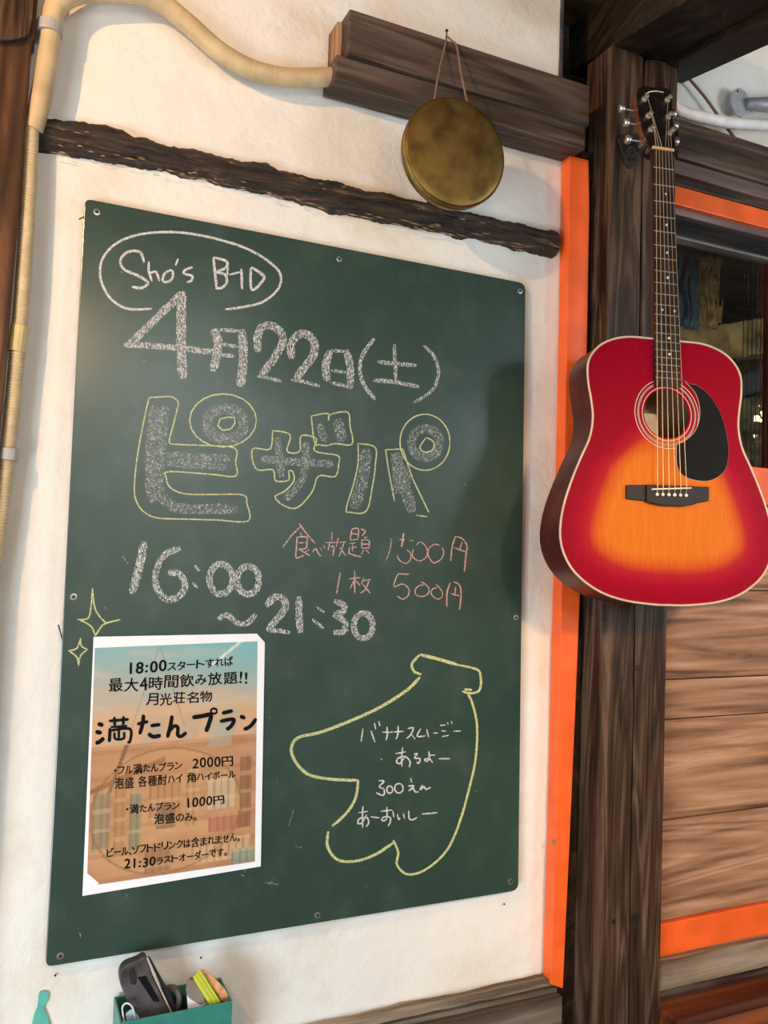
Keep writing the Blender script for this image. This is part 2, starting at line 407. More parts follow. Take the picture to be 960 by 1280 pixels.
# rough rail of bark-covered wood set in the plaster
top = [(46,148),(80,151),(124,156),(130,158),(150,162),(165,172),(200,180),(250,192),(300,202),(332,205),(345,214),(400,225),(480,243),(560,262),(640,279),(697,290)]
bot = [(44,191),(60,192),(100,197),(180,210),(260,228),(300,238),(340,245),(400,262),(480,279),(560,293),(620,306),(697,325)]
def interp(tab, x):
    for (a, ya), (b, yb) in zip(tab, tab[1:]):
        if x <= b: return ya+(yb-ya)*(x-a)/(b-a)
    return tab[-1][1]
XEND = 691
mb = MB(); n = 330; ma = 16; vs = []
for i in range(n+1):
    x = 45+(XEND-45)*i/n
    yt = interp(top, x); yb = interp(bot, x)
    a = P(x, yt, .0); b = P(x, yb, .0)
    for j in range(ma+1):
        s = j/ma; prof = math.sin(math.pi*s)**.55
        z = a.z+(b.z-a.z)*s; X = a.x+(b.x-a.x)*s
        d = .003+.020*prof
        rg = 1-abs(noise.noise(Vector((X*7, z*70, 3))))*2
        rg2 = noise.noise(Vector((X*22, z*110, 8)))
        d += (.006*rg*rg + .004*rg2)*prof
        e = noise.noise(Vector((X*30, 4+s*3, 0)))*.0045 + round(noise.noise(Vector((X*16, 21+s*2, 0)))*3)/3*.005 + noise.noise(Vector((X*120, 9+s*3, 0)))*.002
        vs.append((X, -d if 0 < j < ma else .003, z+(e if j < 3 or j > ma-3 else e*.4)))
fs = [(i*(ma+1)+j, (i+1)*(ma+1)+j, (i+1)*(ma+1)+j+1, i*(ma+1)+j+1) for i in range(n) for j in range(ma)]
fs.append(tuple(range(ma+1))); fs.append(tuple(n*(ma+1)+j for j in range(ma, -1, -1)))
mb.add(vs, fs)
rail = tag(obj('rough_rail', mb, M_BARK), 'rough splintered dark wooden rail set in the plaster above the green chalkboard', 'rail')
mb = MB(); msp = plain('pale_splinter', (.34,.21,.11), .8, var=.3)
for k in range(90):
    x = random.uniform(60, 670); yt = interp(top, x); yb = interp(bot, x); s_ = random.choice((.12, .25, .7, .8, .9, .95)); y = yt+(yb-yt)*(s_+random.uniform(-.05,.05)); L_ = random.uniform(5, 20)
    d = .004+.021*math.sin(math.pi*max(.03, min(.97, s_)))**.55+.003
    a = P(x, y, d); b = P(x+L_, on(x, y, x+L_)+random.uniform(-1,1), d); t_ = random.uniform(.0006, .0014); mid = (a+b)/2+Vector((0,-.0015,0))
    mb.add([a, mid+Vector((0,0,t_)), b, mid-Vector((0,0,t_)), mid+Vector((0,.004,0))], [(0,1,2,3),(0,4,1),(1,4,2),(2,4,3),(3,4,0)])
sp = obj('splinters', mb, msp, rail); sp['kind'] = 'stuff'
# loose splinters on the rail
# ------------------------------------------------------------------ bottom sills
zs = P(500, 1240, .0).z
mb = MB(); t = thing('wall_sill', P(480, 1262, .03), 'old dark wooden sill along the foot of the white wall', 'sill')
xe = P(704, 1245, .05).x; x_0 = -.75
zt1 = P(683, 1216, 0).z
def sillpiece(name, z1, z0, d, mat, jit=.0012, x0=x_0, x1=xe, db=0, parent=None):
    mb = MB(); n = 60; vs = []
    for k in range(n+1):
        x = x0+(x1-x0)*k/n
        for (Y, Z) in ((-d, z0), (-db, z0), (-db, z1), (-d, z1)):
            j = noise.noise(Vector((x*9, Y*30, Z*30)))*jit + noise.noise(Vector((x*40, Y*30, Z*50)))*jit*.6
            vs.append((x, Y+j, Z+j))
    fs = [(k*4+i, (k+1)*4+i, (k+1)*4+(i+1)%4, k*4+(i+1)%4) for k in range(n) for i in range(4)] + [(0,1,2,3), (n*4+3, n*4+2, n*4+1, n*4)]
    mb.add(vs, fs); return obj(name, mb, mat, parent, .001)
tag(sillpiece('top_strip', zt1, zt1-.014, .022, M_SILL, .003, parent=t), 'pale splintered upper strip')
sillpiece('groove_strip', zt1-.0145, zt1-.024, .030, M_SILLD, .001, parent=t)
sillpiece('front_board', zt1-.0245, zt1-.16, .048, M_SILLD, .0006, parent=t)
zr = P(826, 1245, .055).z
t = thing('wall_sill', P(900, 1215, .05), 'grey weathered sill under the orange rail at lower right', 'sill')
zr1 = P(826, 1204, .055).z; zr0 = P(826, 1240, .055).z
sillpiece('weathered_board', zr1, zr0, .055, M_SILL, .0016, POSTX1+.002, 2.4, -.02, t)
mb = MB(); mb.box((POSTX1+.002, -.029, zr0-.10), (2.4, .02, zr0-.002)); obj('recess_board', mb, M_DARKX, t)
# varnished bench along the wall
zb = zr0-.030
t = thing('wooden_bench', (.9, -.3, 0), 'red varnished wooden bench top in the lower right corner', 'bench')
for k in range(4):
    y1 = -.030-k*.10
    mb = MB(); mb.box((POSTX1+.002, y1-.098, zb-.035), (2.4, y1, zb)); obj('plank', mb, M_BENCH, t, .004)
for x in (POSTX1+.05, 1.8, 2.3):
    mb = MB(); mb.box((x, -.42, 0), (x+.05, -.14, zb-.0355)); obj('leg', mb, M_DARK, t, .003)

# ------------------------------------------------------------------ right side: window, orange rails, planks
def hband(xa_px, y1, y0, xb, d, db, mat, name, parent, bevel=.002, kind=None, xref=846):
    z1 = P(xref, y1, d).z; z0 = P(xref, y0, d).z
    mb = MB(); mb.box((xa_px, -d, z0), (xb, -db, z1))
    return obj(name, mb, mat, parent, bevel)
XR = 2.4; XW1 = P(952, 450, -.02).x
wn = thing('window_1', (1.2, 0, P(846, 640, .02).z), None, None); wn['kind'] = 'structure'
for nm in ('label', 'category'):
    if nm in wn: del wn[nm]
tag(hband(POSTX1+.002, 232, 255.5, XR, .036, -.02, M_ORANGE, 'top_rail', wn), 'orange painted top rail')
hband(POSTX1+.002, 256, 268, XW1+.06, .024, -.02, M_DARKXP, 'inner_strip', wn)
mb = MB(); z1 = P(846, 293, .012).z
hband(POSTX1+.002, 268.5, 293, XW1, .006, -.02, M_NEARBLK, 'transom', wn)
tag(hband(POSTX1+.002, 293.3, 297, XW1, .010, -.02, plain('grey_metal_strip', (.20,.17,.15), .35, .3), 'glazing_bar', wn, .001), 'thin grey glazing bar')
zmid = P(938, 583, .036).z; zmid0 = zmid-.085
mb = MB(); mb.box((POSTX1+.002, -.036, zmid0), (XR, .02, zmid)); tag(obj('middle_rail', mb, M_ORANGE, wn, .002), 'orange painted middle rail')
mb = MB(); mb.box((XW1, -.022, zmid+.0005), (XW1+.05, .02, P(846,268,.03).z)); tag(obj('window_stile', mb, M_RED, wn, .002), 'dark red upright')
# glass
mtg, nt, bs = nmat('old_window_glass')
bs.inputs['Transmission Weight'].default_value = 1.0; bs.inputs['Roughness'].default_value = .02; bs.inputs['IOR'].default_value = 1.45
bs.inputs['Base Color'].default_value = (.9,.88,.82,1)
mp = coords(nt, (9, 9, 3), False); no = N(nt, 'ShaderNodeTexNoise'); no.inputs['Scale'].default_value = 2; nt.links.new(mp.outputs[0], no.inputs[0]); bump(nt, bs, no.outputs['Fac'], .3, .004)
mb = MB(); zg1 = P(846,297.5,.0).z; mb.box((POSTX1+.004, .004, zmid+.001), (XW1-.001, .008, zg1)); obj('glass_pane', mb, mtg, wn)
# plank panel (each plank its own piece)
pl = thing('wall_right_panel', (1.2, 0, zmid0-.3), None, None); pl['kind'] = 'structure'; pl.name = 'wall_panel'; ORG['wall_panel'] = Vector((1.2, 0, zmid0-.3))
for k in list(pl.keys()):
    if k != 'kind': del pl[k]
zz = [zmid0-.001] + [P(870, y, .02).z for y in (737, 848, 897, 1020, 1143)]
for k in range(5):
    mb = MB(); d = .020+(.003, 0, .0015, .0, .002)[k]
    mb.box((POSTX1+.001, -d, zz[k+1]+.0012), (XR, -.0, zz[k]-.0012)); obj('plank', mb, M_PLANK, pl, .0015)
mb = MB(); mb.box((POSTX1+.001, .001, zz[-1]), (XR, .02, zz[0])); obj('backing', mb, M_DARKX, pl)
zo1 = P(827, 1146, .032).z; zo0 = P(827, 1203, .032).z
mb = MB(); mb.box((POSTX1+.002, -.032, zo0), (XR, .02, zz[-1]-.0005)); tag(obj('bottom_rail', mb, M_ORANGE, pl, .002), 'orange painted bottom rail')

# dark room behind the glass, set with stand-ins for the pane's reflections
mb = MB(); mb.box((.3, 1.30, .0), (3.6, 1.36, 2.66)); struct('wall_far', mb, wood('far_room_wood', (.02,.013,.008), (.05,.033,.018), (.10,.065,.03), 'x', .5))
mb = MB(); mb.box((.6, .2, 2.6), (3.2, 1.36, 2.66)); struct('ceiling_far', mb, M_DARKX)
mb = MB(); mb.box((3.2, .1, .0), (3.26, 1.36, 2.66)); struct('wall_far_side', mb, M_DARK)
def far_px(px, py, y):
    v = CR*((px-480)/F) - CU*((py-640)/F) + _f; return CAM + v*((y-CAM.y)/v.y)
def reflected_strip(x0, x1, ya, yb, Y, mat, label, nm='reflected_strip'):
    a = far_px(x0, ya, Y); b = far_px(x1, yb, Y); mb = MB(); n = 40; vs = []
    for i in range(n+1):
        s = i/n; x = a.x+(b.x-a.x)*s; w = .012*math.sin(s*22)+.006*math.sin(s*51)
        for j in range(9):
            u = j/8; z = a.z+(b.z-a.z)*u
            vs.append((x+.012*math.sin(u*9+1)*(1 if 0 < i < n else .6), Y+w, z))
    fs = [(i*9+j, (i+1)*9+j, (i+1)*9+j+1, i*9+j+1) for i in range(n) for j in range(8)]
    mb.add(vs, fs); o = obj(nm, mb, mat, smooth=True); so = o.modifiers.new('s', 'SOLIDIFY'); so.thickness = .003
    return tag(o, label, 'reflected_strip')
reflected_strip(838, 873, 318, 412, .80, plain('blue_grey_reflection', (.10,.14,.17), .8), 'blue-grey wavy strip standing in for a reflection in the window beside the guitar neck')  # wavy strips of colour built in place of reflections in the glass
reflected_strip(875, 898, 318, 412, .82, plain('tan_reflection', (.40,.26,.10), .7, var=.3, vs=30), 'tan wavy strip standing in for a reflection in the window, right of the blue-grey one')
def farbeam(name, pts, Y, th, mat, label, cat):
    mb = MB(); mb.prism([far_px(x, y, Y) for x, y in pts], (0, th, 0)); return tag(obj(name, mb, mat, bevel=.003), label, cat)
M_YW = plain('yellow_reflection', (.42,.29,.11), .5, var=.3, vs=12)  # coloured pieces stand in for the reflected beam, shelf and box
farbeam('reflected_beam', [(835,398),(885,408),(925,402),(958,397),(990,392),(990,440),(958,443),(925,450),(835,470)], .92, .04, M_YW, 'yellowish panel standing in for a beam reflected low in the window', 'panel')
farbeam('reflected_shelf', [(920,447),(990,436),(990,441),(920,453)], .70, .12, M_DARKX, 'thin dark board standing in for a shelf reflected in the window at right', 'shelf')
farbeam('reflected_box', [(922,470),(954,460),(957,486),(924,497)], .74, .08, plain('slate_reflection', (.045,.055,.06), .5), 'slate grey box standing in for a reflection in the window under the shelf', 'box')
farbeam('reflected_panel', [(900,500),(990,490),(990,620),(900,620)], 1.05, .03, plain('olive_reflection', (.13,.105,.05), .5, var=.5, vs=25), 'olive brown panel standing in for a reflection behind the glittering lamp in the window', 'panel')
mtl, nt, bs = nmat('reflected_glow'); bs.inputs['Emission Color'].default_value = (1,.72,.3,1); bs.inputs['Emission Strength'].default_value = 5
t = thing('reflected_lamp', far_px(949, 520, .6), 'small glowing beads standing in for a glittering lamp reflected in the window at right', 'lamp')  # beads glow in place of the lamp reflected in the glass
for k in range(16):
    c = far_px(949+random.gauss(0,7), 522+random.gauss(0,13), .6+random.uniform(-.02,.02)); mb = MB(); r = random.uniform(.0022,.006)
    mb.lathe(c, (0,0,1), [(-r,r*.2),(-r*.6,r*.8),(0,r),(r*.6,r*.8),(r,r*.2)], 8); obj('reflected_glint', mb, mtl, t, smooth=True)
mb = MB(); mb.tube([far_px(949, 500, .6), far_px(949, 380, .6), far_px(949,280,.6)], .0012, 6); obj('wire', mb, M_IRON, t)
point('warm_light', far_px(890, 190, .42), 80, (1, .78, .46), .03)  # unseen light added to brighten the pieces behind the glass
for k, x in enumerate((928, 933.5, 939, 944.5, 950)):   # thin rods standing in for vertical lines reflected in the pane
    mb = MB(); X = P(x, 450, -.012).x; mb.tube([(X, .012, zmid+.001), (X, .012, zg1)], .0011, 6)
    obj('reflected_line', mb, M_IRON, wn)

# ------------------------------------------------------------------ pipes and conduits
def px_path(pts, n=8): return crom([P(x, y, d) for x, y, d in pts], n)
t = thing('conduit', P(30, 330, .02), 'cream flexible conduit running down the left edge beside the dark post', 'pipe')
path = px_path([(64,34,.036),(57,90,.036),(47,140,.032),(41,162,.028)]); mb = MB(); mb.tube(path, [.0155]*len(path), 14); tag(obj('smooth_sleeve', mb, M_TAPE, t, smooth=True), 'wrapped cream upper sleeve')
path = px_path([(39,160,.028),(35,250,.028),(29,350,.028),(21,450,.027),(11,550,.026),(-2,660,.026),(-18,760,.026)], 14)
# resample for the corrugation
def resample(path, step):
    out = [path[0]]; acc = 0
    for a, b in zip(path, path[1:]):
        L = (b-a).length; s = step-acc
        while s <= L: out.append(a+(b-a)*(s/L)); s += step
        acc = (acc+L) % step
    return out
rp = resample(path, .00115); mb = MB(); mb.tube(rp, [.0108+.0011*(1, .4, -1, .4)[k % 4] for k in range(len(rp))], 14); obj('corrugated_tube', mb, M_CORR, t, smooth=True)
path = px_path([(24.5,408,.027),(20.5,440,.027)], 2); mb = MB(); mb.tube(path, .0132, 14); tag(obj('tape_wrap', mb, M_YTAPE, t), 'yellowed tape around a joint')
t2 = thing('curved_hose', P(190, 5, .02), 'cream wrapped hose curving across the upper wall into the beam end', 'pipe')
path = px_path([(64,34,.038),(70,8,.038),(95,-8,.036),(135,-10,.034),(172,-8,.032),(200,2,.030),(235,30,.026),(275,65,.026),(315,87,.028),(360,97,.030),(417,96,.033)], 10)
mb = MB(); mb.tube(path, .0165, 16)
obj('hose', mb, M_TAPE, t2, smooth=True)
for k in range(8, len(path)-3, 6):
    mb = MB(); d = (path[k+1]-path[k]).normalized(); mb.tube([path[k]-d*.0008, path[k]+d*.0008], .0169, 16); obj('tape_seam', mb, M_YTAPE, t2)
def clamp(x, y, d, r, lab):
    t = thing('pipe_clamp', P(x, y, 0), lab, 'clamp')
    c = P(x, y, d); ax = (P(x-1.8, y+20, d)-c).normalized(); mb = MB()
    mb.lathe(c, ax, [(-.009, r-.002),(-.009, r),(.009, r),(.009, r-.002)], 20, True); obj('band', mb, M_GREY, t, .0006)
    mb = MB(); a = c+Vector((-r-.010, 0, 0)); mb.box((a.x-.004, -.006, a.z-.010), (c.x-r*.5, -.002, a.z+.010)); mb.box((c.x-r*.98, c.y, a.z-.009), (c.x-r*.85, -.003, a.z+.009)); obj('foot', mb, M_GREY, t, .001)
    mb = MB(); mb.lathe((a.x+.002, -.0062, a.z), (0,-1,0), [(0,.003),(.0015,.0028),(.002,.001)], 10); obj('screw', mb, M_STEEL, t)
clamp(62, 36, .036, .0195, 'grey clamp on the upper bend of the cream conduit')
clamp(10, 568, .026, .0150, 'grey plastic clamp holding the corrugated conduit at mid-height')

t = thing('white_pipe', P(900, 150, .05), 'white wrapped pipe above the right beam, beside the guitar headstock', 'pipe')
path = px_path([(835,126,.05),(852,139,.05),(880,147,.05),(910,153,.05),(940,156,.05),(985,156,.05),(1060,150,.05)]); mb = MB()
mb.tube(path, [.0125+.0006*math.sin(i*1.9) for i in range(len(path))], 14); obj('pipe_body', mb, M_WPIPE, t, smooth=True)
mb = MB(); mb.tube(px_path([(852,88,.016),(880,120,.018),(905,155,.018),(928,185,.018)], 4), .0032, 8)
tag(obj('copper_rod', mb, plain('brown_cable', (.16,.07,.04), .5)), 'thin brown rod slanting behind the white pipe', 'rod')
t = thing('pipe_stub', P(940, 128, .02), 'grey metal pipe stub with flattened end above the white pipe', 'pipe')
mb = MB(); path = [P(934,130,.03), P(960,131,.03), P(1010,128,.03)]; mb.tube(path, [.013, .0165, .0165], 16); obj('stub', mb, plain('dull_zinc', (.33,.32,.33), .5, .4), t, smooth=True)
mb = MB(); slab(mb, [(914,124),(916,113),(924,109),(932,114),(936,124),(936,140),(928,146),(920,142)], .024, .018); obj('flange', mb, plain('pale_zinc', (.45,.44,.46), .5, .3), t, .001)
mb = MB(); mb.lathe(P(922,114,.0242), (0,-1,0), [(0,.003),(.0008,.0026)], 10); obj('bolt', mb, M_IRON, t)

# ------------------------------------------------------------------ gong
gc = P(570, 190, .135); gr = .0985
gn = Vector((-.07, -1, -.02)).normalized()
t = thing('gong', gc, 'round dull brass gong hanging on a cord from the thick beam', 'gong')
mb = MB(); prof = [(.0, gr*.02)] + [(.0035*math.cos(k/9*math.pi/2), gr*(.02+.94*k/9)) for k in range(1, 10)]
prof = [(.004, .001), (.0038, gr*.3), (.003, gr*.6), (.0015, gr*.85), (0, gr*.95), (-.0015, gr*.985)]
mb.lathe(gc, gn, prof, 72, True); obj('face', mb, M_BRASS, t, smooth=True)
mb = MB(); mb.lathe(gc, gn, [(-.0015, gr*.98), (-.0035, gr*1.0), (-.006, gr*1.0)], 72, False); tag(obj('rim_edge', mb, M_BRASSE, t, smooth=True), 'brighter worn edge')
mb = MB(); mb.lathe(gc, gn, [(-.006, gr), (-.015, gr*.992), (-.026, gr*.97), (-.028, gr*.95), (-.012, gr*.94), (-.006, gr*.9)], 72, True); obj('side_wall', mb, M_BRASS, t, smooth=True)
nl = P(558, 53, .060)
ca = P(543, 121, .122); cb = P(586, 133, .122)
mb = MB(); tpn = P(559, 49, .080)
mb.tube(crom([ca+Vector((0,0,-.006)), P(547,98,.115), P(553,70,.092), P(557,54,.081), P(558,45,.068)], 6), .0019, 8); obj('cord', mb, M_CORD, t, smooth=True)
mb = MB(); mb.tube(crom([P(558,45,.068), P(566,52,.081), P(571,58,.084), P(576,90,.108), cb+Vector((0,0,-.006))], 6), .0019, 8); obj('cord', mb, M_CORD, t, smooth=True)
t = thing('nail', nl, 'thin iron nail standing on top of the thick beam holding the gong cord', 'nail')
mb = MB(); a = P(558, 54, .068); b = P(558.5, 38, .068); mb.tube([a, b], .0013, 8); obj('shank', mb, M_IRON, t)
mb = MB(); mb.lathe(b, (0,0,1), [(-.001,.0030),(.001,.0030),(.0015,.002)], 10); obj('head', mb, M_IRON, t)

# ------------------------------------------------------------------ chalkboard
DB = .013
bd = thing('chalkboard', P(370, 1160, 0), 'large green chalkboard with chalk writing, screwed to the white wall', 'chalkboard')
def rcorner(pts, r, n=5):
    out = []; k = len(pts)
    for i in range(k):
        p = Vector(pts[i]); a = Vector(pts[i-1]); b = Vector(pts[(i+1) % k])
        ra = p+(a-p).normalized()*r; rb = p+(b-p).normalized()*r
        for j in range(n+1):
            s = j/n; out.append(ra*(1-s)**2 + p*2*s*(1-s) + rb*s*s)
    return out
corn = rcorner([(106,248),(657,354),(648,1113),(57,1209)], 9)
mb = MB(); slab(mb, [(p.x, p.y) for p in corn], DB, .003); obj('panel', mb, M_BOARD, bd, .001)
for x, y in ((121,265),(424,324),(650,364),(645,772),(638,1102),(397,1144),(75.5,1195),(92,746)):
    c = P(x, y, DB); mb = MB(); mb.lathe(c, (0,-1,0), [(0,.0055),(.0012,.0052),(.0014,.0032),(.0004,.0028)], 18); s = obj('screw_washer', mb, M_WHITE if 0 else M_STEEL, bd, smooth=False)
    mb = MB(); mb.lathe(c, (0,-1,0), [(.0005,.0026),(.0014,.0022),(.0016,.0008)], 12); ORG[s.name] = ORG[bd.name]; tag(obj('screw_head', mb, M_IRON, s), 'dark centre screw')

lift = [0]
def stroke(mb, pts, w, smooth=True, ends=.6, closed=False):
    """one chalk stroke: a thin ribbon of chalk lying on the board"""
    q = crom([Vector((x, y, 0)) for x, y in pts], 5, closed) if smooth and len(pts) > 2 else [Vector((x, y, 0)) for x, y in pts]
    # densify
    out = [q[0]]
    for a, b in zip(q, q[1:]+([q[0]] if closed else [])):
        L = (b-a).length; k = max(1, int(L/2.5))
        for j in range(1, k+1): out.append(a+(b-a)*(j/k))
    n = len(out); vs = []; lift[0] = (lift[0]+1) % 9; d = DB+.0003+lift[0]*.00003
    for i, p in enumerate(out):
        tg = out[min(i+1, n-1)]-out[max(i-1, 0)]
        if closed: tg = out[(i+1) % n]-out[i-1]
        if tg.length < 1e-6: tg = Vector((1,0,0))
        tg.normalize(); nn = Vector((-tg.y, tg.x, 0)); e = 1.0
        if not closed: e = min(1, ends+(1-ends)*min(i, n-1-i)/2.0)
        a = w/2*e*(1+.22*noise.noise(Vector((p.x*.35, p.y*.35, w)))); b = w/2*e*(1+.22*noise.noise(Vector((p.x*.35, p.y*.35, w+9))))
        u = p+nn*a; v = p-nn*b
        vs += [P(u.x, u.y, d), P(v.x, v.y, d)]
    mb.add(vs, [(2*i, 2*i+1, 2*i+3, 2*i+2) for i in range(n-1)])
def ell(cx, cy, rx, ry, a0=0, a1=360, n=20):
    return [(cx+rx*math.cos(math.radians(a0+(a1-a0)*i/n)), cy+ry*math.sin(math.radians(a0+(a1-a0)*i/n))) for i in range(n+1)]
def group(mat, label, ox, oy, s, strokes, straight=False):
    mb = MB()
    for pts, w in strokes:
        pts = [(ox+x/s, oy+y/s) for x, y in pts]
        if len(pts) > 12 or not straight: stroke(mb, pts, w/s, not straight)
        else: stroke(mb, pts, w/s, False)
    o = obj('chalk_writing', mb, mat, bd); return tag(o, label)
group(M_CHW, 'white handwriting Sho\'s BHD inside an oval', 80, 260, 3.0, [
 ([(330,378),(240,378),(180,345),(145,290),(135,235),(150,180),(200,130),(280,100),(380,90),(480,97),(580,118),(680,150),(760,195),(810,245),(805,300),(750,350),(680,370),(605,380)], 9),
 ([(300,205),(285,165),(240,165),(212,195),(225,230),(280,255),(315,280),(290,300),(255,295)], 10),
 ([(318,200),(318,235),(330,275)], 9), ([(322,245),(345,240),(358,275)], 9),
 ([(395,235),(378,245),(370,270),(385,278),(405,265),(408,240),(395,232)], 9), ([(428,190),(418,215)], 9),
 ([(482,222),(455,232),(450,245),(480,255),(478,272),(460,278)], 9),
 ([(560,185),(566,240),(572,300)], 10), ([(560,185),(610,200),(605,225),(575,240),(605,250),(610,280),(590,300),(568,300)], 10),
 ([(615,212),(612,255)], 8), ([(620,250),(662,240)], 8), ([(665,228),(668,305)], 10), ([(700,225),(705,308),(750,265),(738,245),(702,222)], 10)])
group(M_CHB, 'broad white chalk date', 80, 260, 3.0, [
 ([(445,318),(350,410),(240,518)], 28), ([(225,512),(400,522),(590,545)], 22), ([(440,312),(440,500),(446,640)], 36),
 ([(560,452),(578,500),(575,540),(558,612)], 32), ([(585,457),(655,461)], 14), ([(668,455),(672,560),(662,670)], 34), ([(590,510),(652,520)], 14), ([(590,550),(640,556)], 15),
 ([(730,540),(725,490),(740,450),(775,440),(812,465),(820,505),(790,560),(740,625)], 30), ([(725,630),(760,635),(815,650)], 14),
 ([(855,565),(852,515),(872,480),(905,472),(936,500),(936,550),(900,600),(866,645)], 30), ([(852,645),(900,652),(960,668)], 13)])
group(M_CHB, 'broad white chalk weekday in brackets', 340, 260, 2.8235, [
 ([(206,503),(190,555),(196,612)], 28), ([(262,500),(276,560),(276,638)], 26), ([(208,503),(255,506)], 12), ([(210,573),(262,580)], 11), ([(205,615),(285,634)], 12),
 ([(362,460),(325,510),(310,560),(322,620),(365,677)], 14), ([(432,480),(434,540),(437,612)], 13), ([(372,542),(420,548),(512,556)], 14), ([(358,608),(430,614),(520,632)], 15),
 ([(535,485),(570,520),(588,575),(575,630),(545,660),(500,688)], 11)])
# large katakana: outlines yellow, filling white
group(M_CHS, 'white filling of the first large letter', 140, 470, 4.0, [
 ([(215,150),(195,350),(190,540),(212,630)], 50), ([(265,150),(245,350),(238,560),(290,645),(380,665),(500,665),(630,668)], 50), ([(270,395),(430,405),(590,412)], 38), ([(275,435),(430,445),(575,458)], 38),
 (ell(568,240,93,75), 55)])
group(M_CHS, 'white filling of the second and third large letters', 300, 470, 3.2, [
 ([(85,330),(230,345),(375,352)], 30), ([(150,245),(158,320),(165,405)], 30), ([(265,262),(262,340),(245,420),(180,495)], 32), ([(315,190),(340,266)], 30), ([(390,172),(410,262)], 42),
 ([(505,290),(495,400),(455,530)], 46), ([(620,305),(635,400),(628,470)], 50), ([(665,360),(660,440),(690,545)], 46), (ell(742,268,56,58), 36)])
for pts, ox, oy, s in (
 ([(185,108),(250,104),(300,105),(330,130),(325,170),(305,250),(287,330),(330,342),(480,348),(615,362),(618,430),(618,500),(500,492),(285,478),(272,510),(285,550),(330,580),(400,592),(520,592),(655,595),(675,640),(680,725),(520,720),(350,715),(230,710),(160,680),(120,620),(112,540),(130,380),(160,220),(185,108)],140,470,4.0),
 (ell(555,222,167,133),140,470,4.0), ([(615,210),(580,205),(540,215),(530,250),(555,272),(595,265),(615,235),(612,208)],140,470,4.0),
 ([(130,218),(200,235),(188,300),(238,302),(245,240),(305,250),(300,300),(390,318),(395,350),(380,402),(315,400),(290,460),(250,510),(215,530),(170,515),(140,483),(180,460),(215,420),(212,385),(195,380),(195,415),(160,422),(140,415),(130,375),(65,372),(50,292),(120,292),(130,218)],300,470,3.2),
 ([(285,160),(350,150),(355,178),(360,155),(430,145),(440,200),(448,272),(380,270),(350,278),(318,275),(298,265),(285,160)],300,470,3.2),
 ([(472,270),(540,285),(542,350),(530,440),(505,540),(440,545),(425,530),(455,430),(472,350),(472,270)],300,470,3.2),
 ([(618,500),(595,380),(582,295),(650,292),(660,320),(690,410),(755,545)],300,470,3.2), ([(705,557),(750,563)],300,470,3.2),
 (ell(740,265,100,112),300,470,3.2), ([(745,245),(775,265),(770,295),(740,305),(720,285),(745,245)],300,470,3.2)):
    group(M_CHY, 'yellow outline of a large letter', ox, oy, s, [(pts, 1.7*s)], straight=len(pts) > 5 and pts[0] != pts[-1] or False)
group(M_CHB, 'broad white chalk opening time', 60, 640, 3.2, [
 ([(385,118),(365,220),(335,328)], 34), ([(530,145),(470,170),(437,225),(430,285),(455,335),(490,350),(532,330),(548,290),(525,248),(480,242)], 26),
 ([(588,213),(606,236)], 14), ([(578,284),(600,302)], 14), (ell(692,268,46,60), 26), (ell(800,273,44,56), 26), ([(680,430),(715,412),(755,443),(795,445),(832,408)], 22)])
group(M_CHB, 'broad white chalk closing time', 330, 640, 3.2, [
 ([(10,378),(40,342),(78,348),(84,385),(50,430),(15,472)], 28), ([(10,472),(60,475),(104,482)], 18), ([(140,338),(140,410),(146,485)], 28), ([(208,378),(242,402)], 10), ([(192,428),(238,466)], 13),
 ([(280,357),(318,370),(316,400),(285,412),(325,440),(318,478),(278,482)], 24), (ell(397,455,38,50), 24)])
group(M_CHP, 'pink handwriting for the all you can eat offer', 340, 640, 6.857, [(p, 12) for p in (
 [(90,305),(160,210),(245,125)], [(230,95),(300,190),(370,270)], [(245,175),(255,210)], [(215,215),(295,215),(300,260),(290,310),(225,320)], [(215,215),(210,300),(205,390),(240,385),(275,370)], [(225,265),(290,262)], [(240,322),(275,345),(325,375)], [(320,320),(275,350)],
 [(345,345),(375,315),(395,350),(420,378)], [(440,285),(455,310)], [(415,310),(428,332)],
 [(515,175),(510,240)], [(455,262),(560,262)], [(495,262),(480,330)], [(500,300),(530,300),(520,380)], [(570,220),(550,300)], [(570,262),(635,255)], [(615,260),(600,320),(575,380)], [(580,300),(610,345),(635,375)],
 [(685,150),(675,200),(670,245)], [(685,145),(740,145),(735,235)], [(680,185),(735,190)], [(670,240),(735,235)], [(660,270),(720,265)], [(690,270),(690,340)], [(690,305),(725,300)], [(665,300),(655,365)], [(660,350),(700,370),(765,385)],
 [(760,145),(800,165),(770,205)], [(785,220),(825,215)], [(770,235),(770,310)], [(770,240),(830,245),(830,310)], [(775,275),(830,275)], [(770,310),(835,310)], [(785,325),(765,365)], [(805,325),(835,355)])])
group(M_CHP, 'pink chalk price 1500 yen', 470, 650, 7.385, [
 ([(140,170),(130,270),(90,380)], 9), ([(255,118),(248,180),(235,248)], 17), ([(215,180),(265,182)], 14), ([(310,190),(345,190)], 12), ([(285,275),(320,310),(315,370),(275,400),(220,375),(195,325)], 10),
 ([(345,265),(335,330),(375,370),(420,375),(465,340),(475,280),(440,220),(400,205),(375,230)], 11), ([(590,235),(540,225),(490,260),(480,320),(505,370),(540,395),(600,360),(625,300),(610,255)], 11),
 ([(735,150),(705,240),(690,380)], 14), ([(735,150),(800,175),(840,240),(830,330),(815,480)], 13), ([(720,255),(830,295)], 13), ([(795,200),(775,270)], 13)])
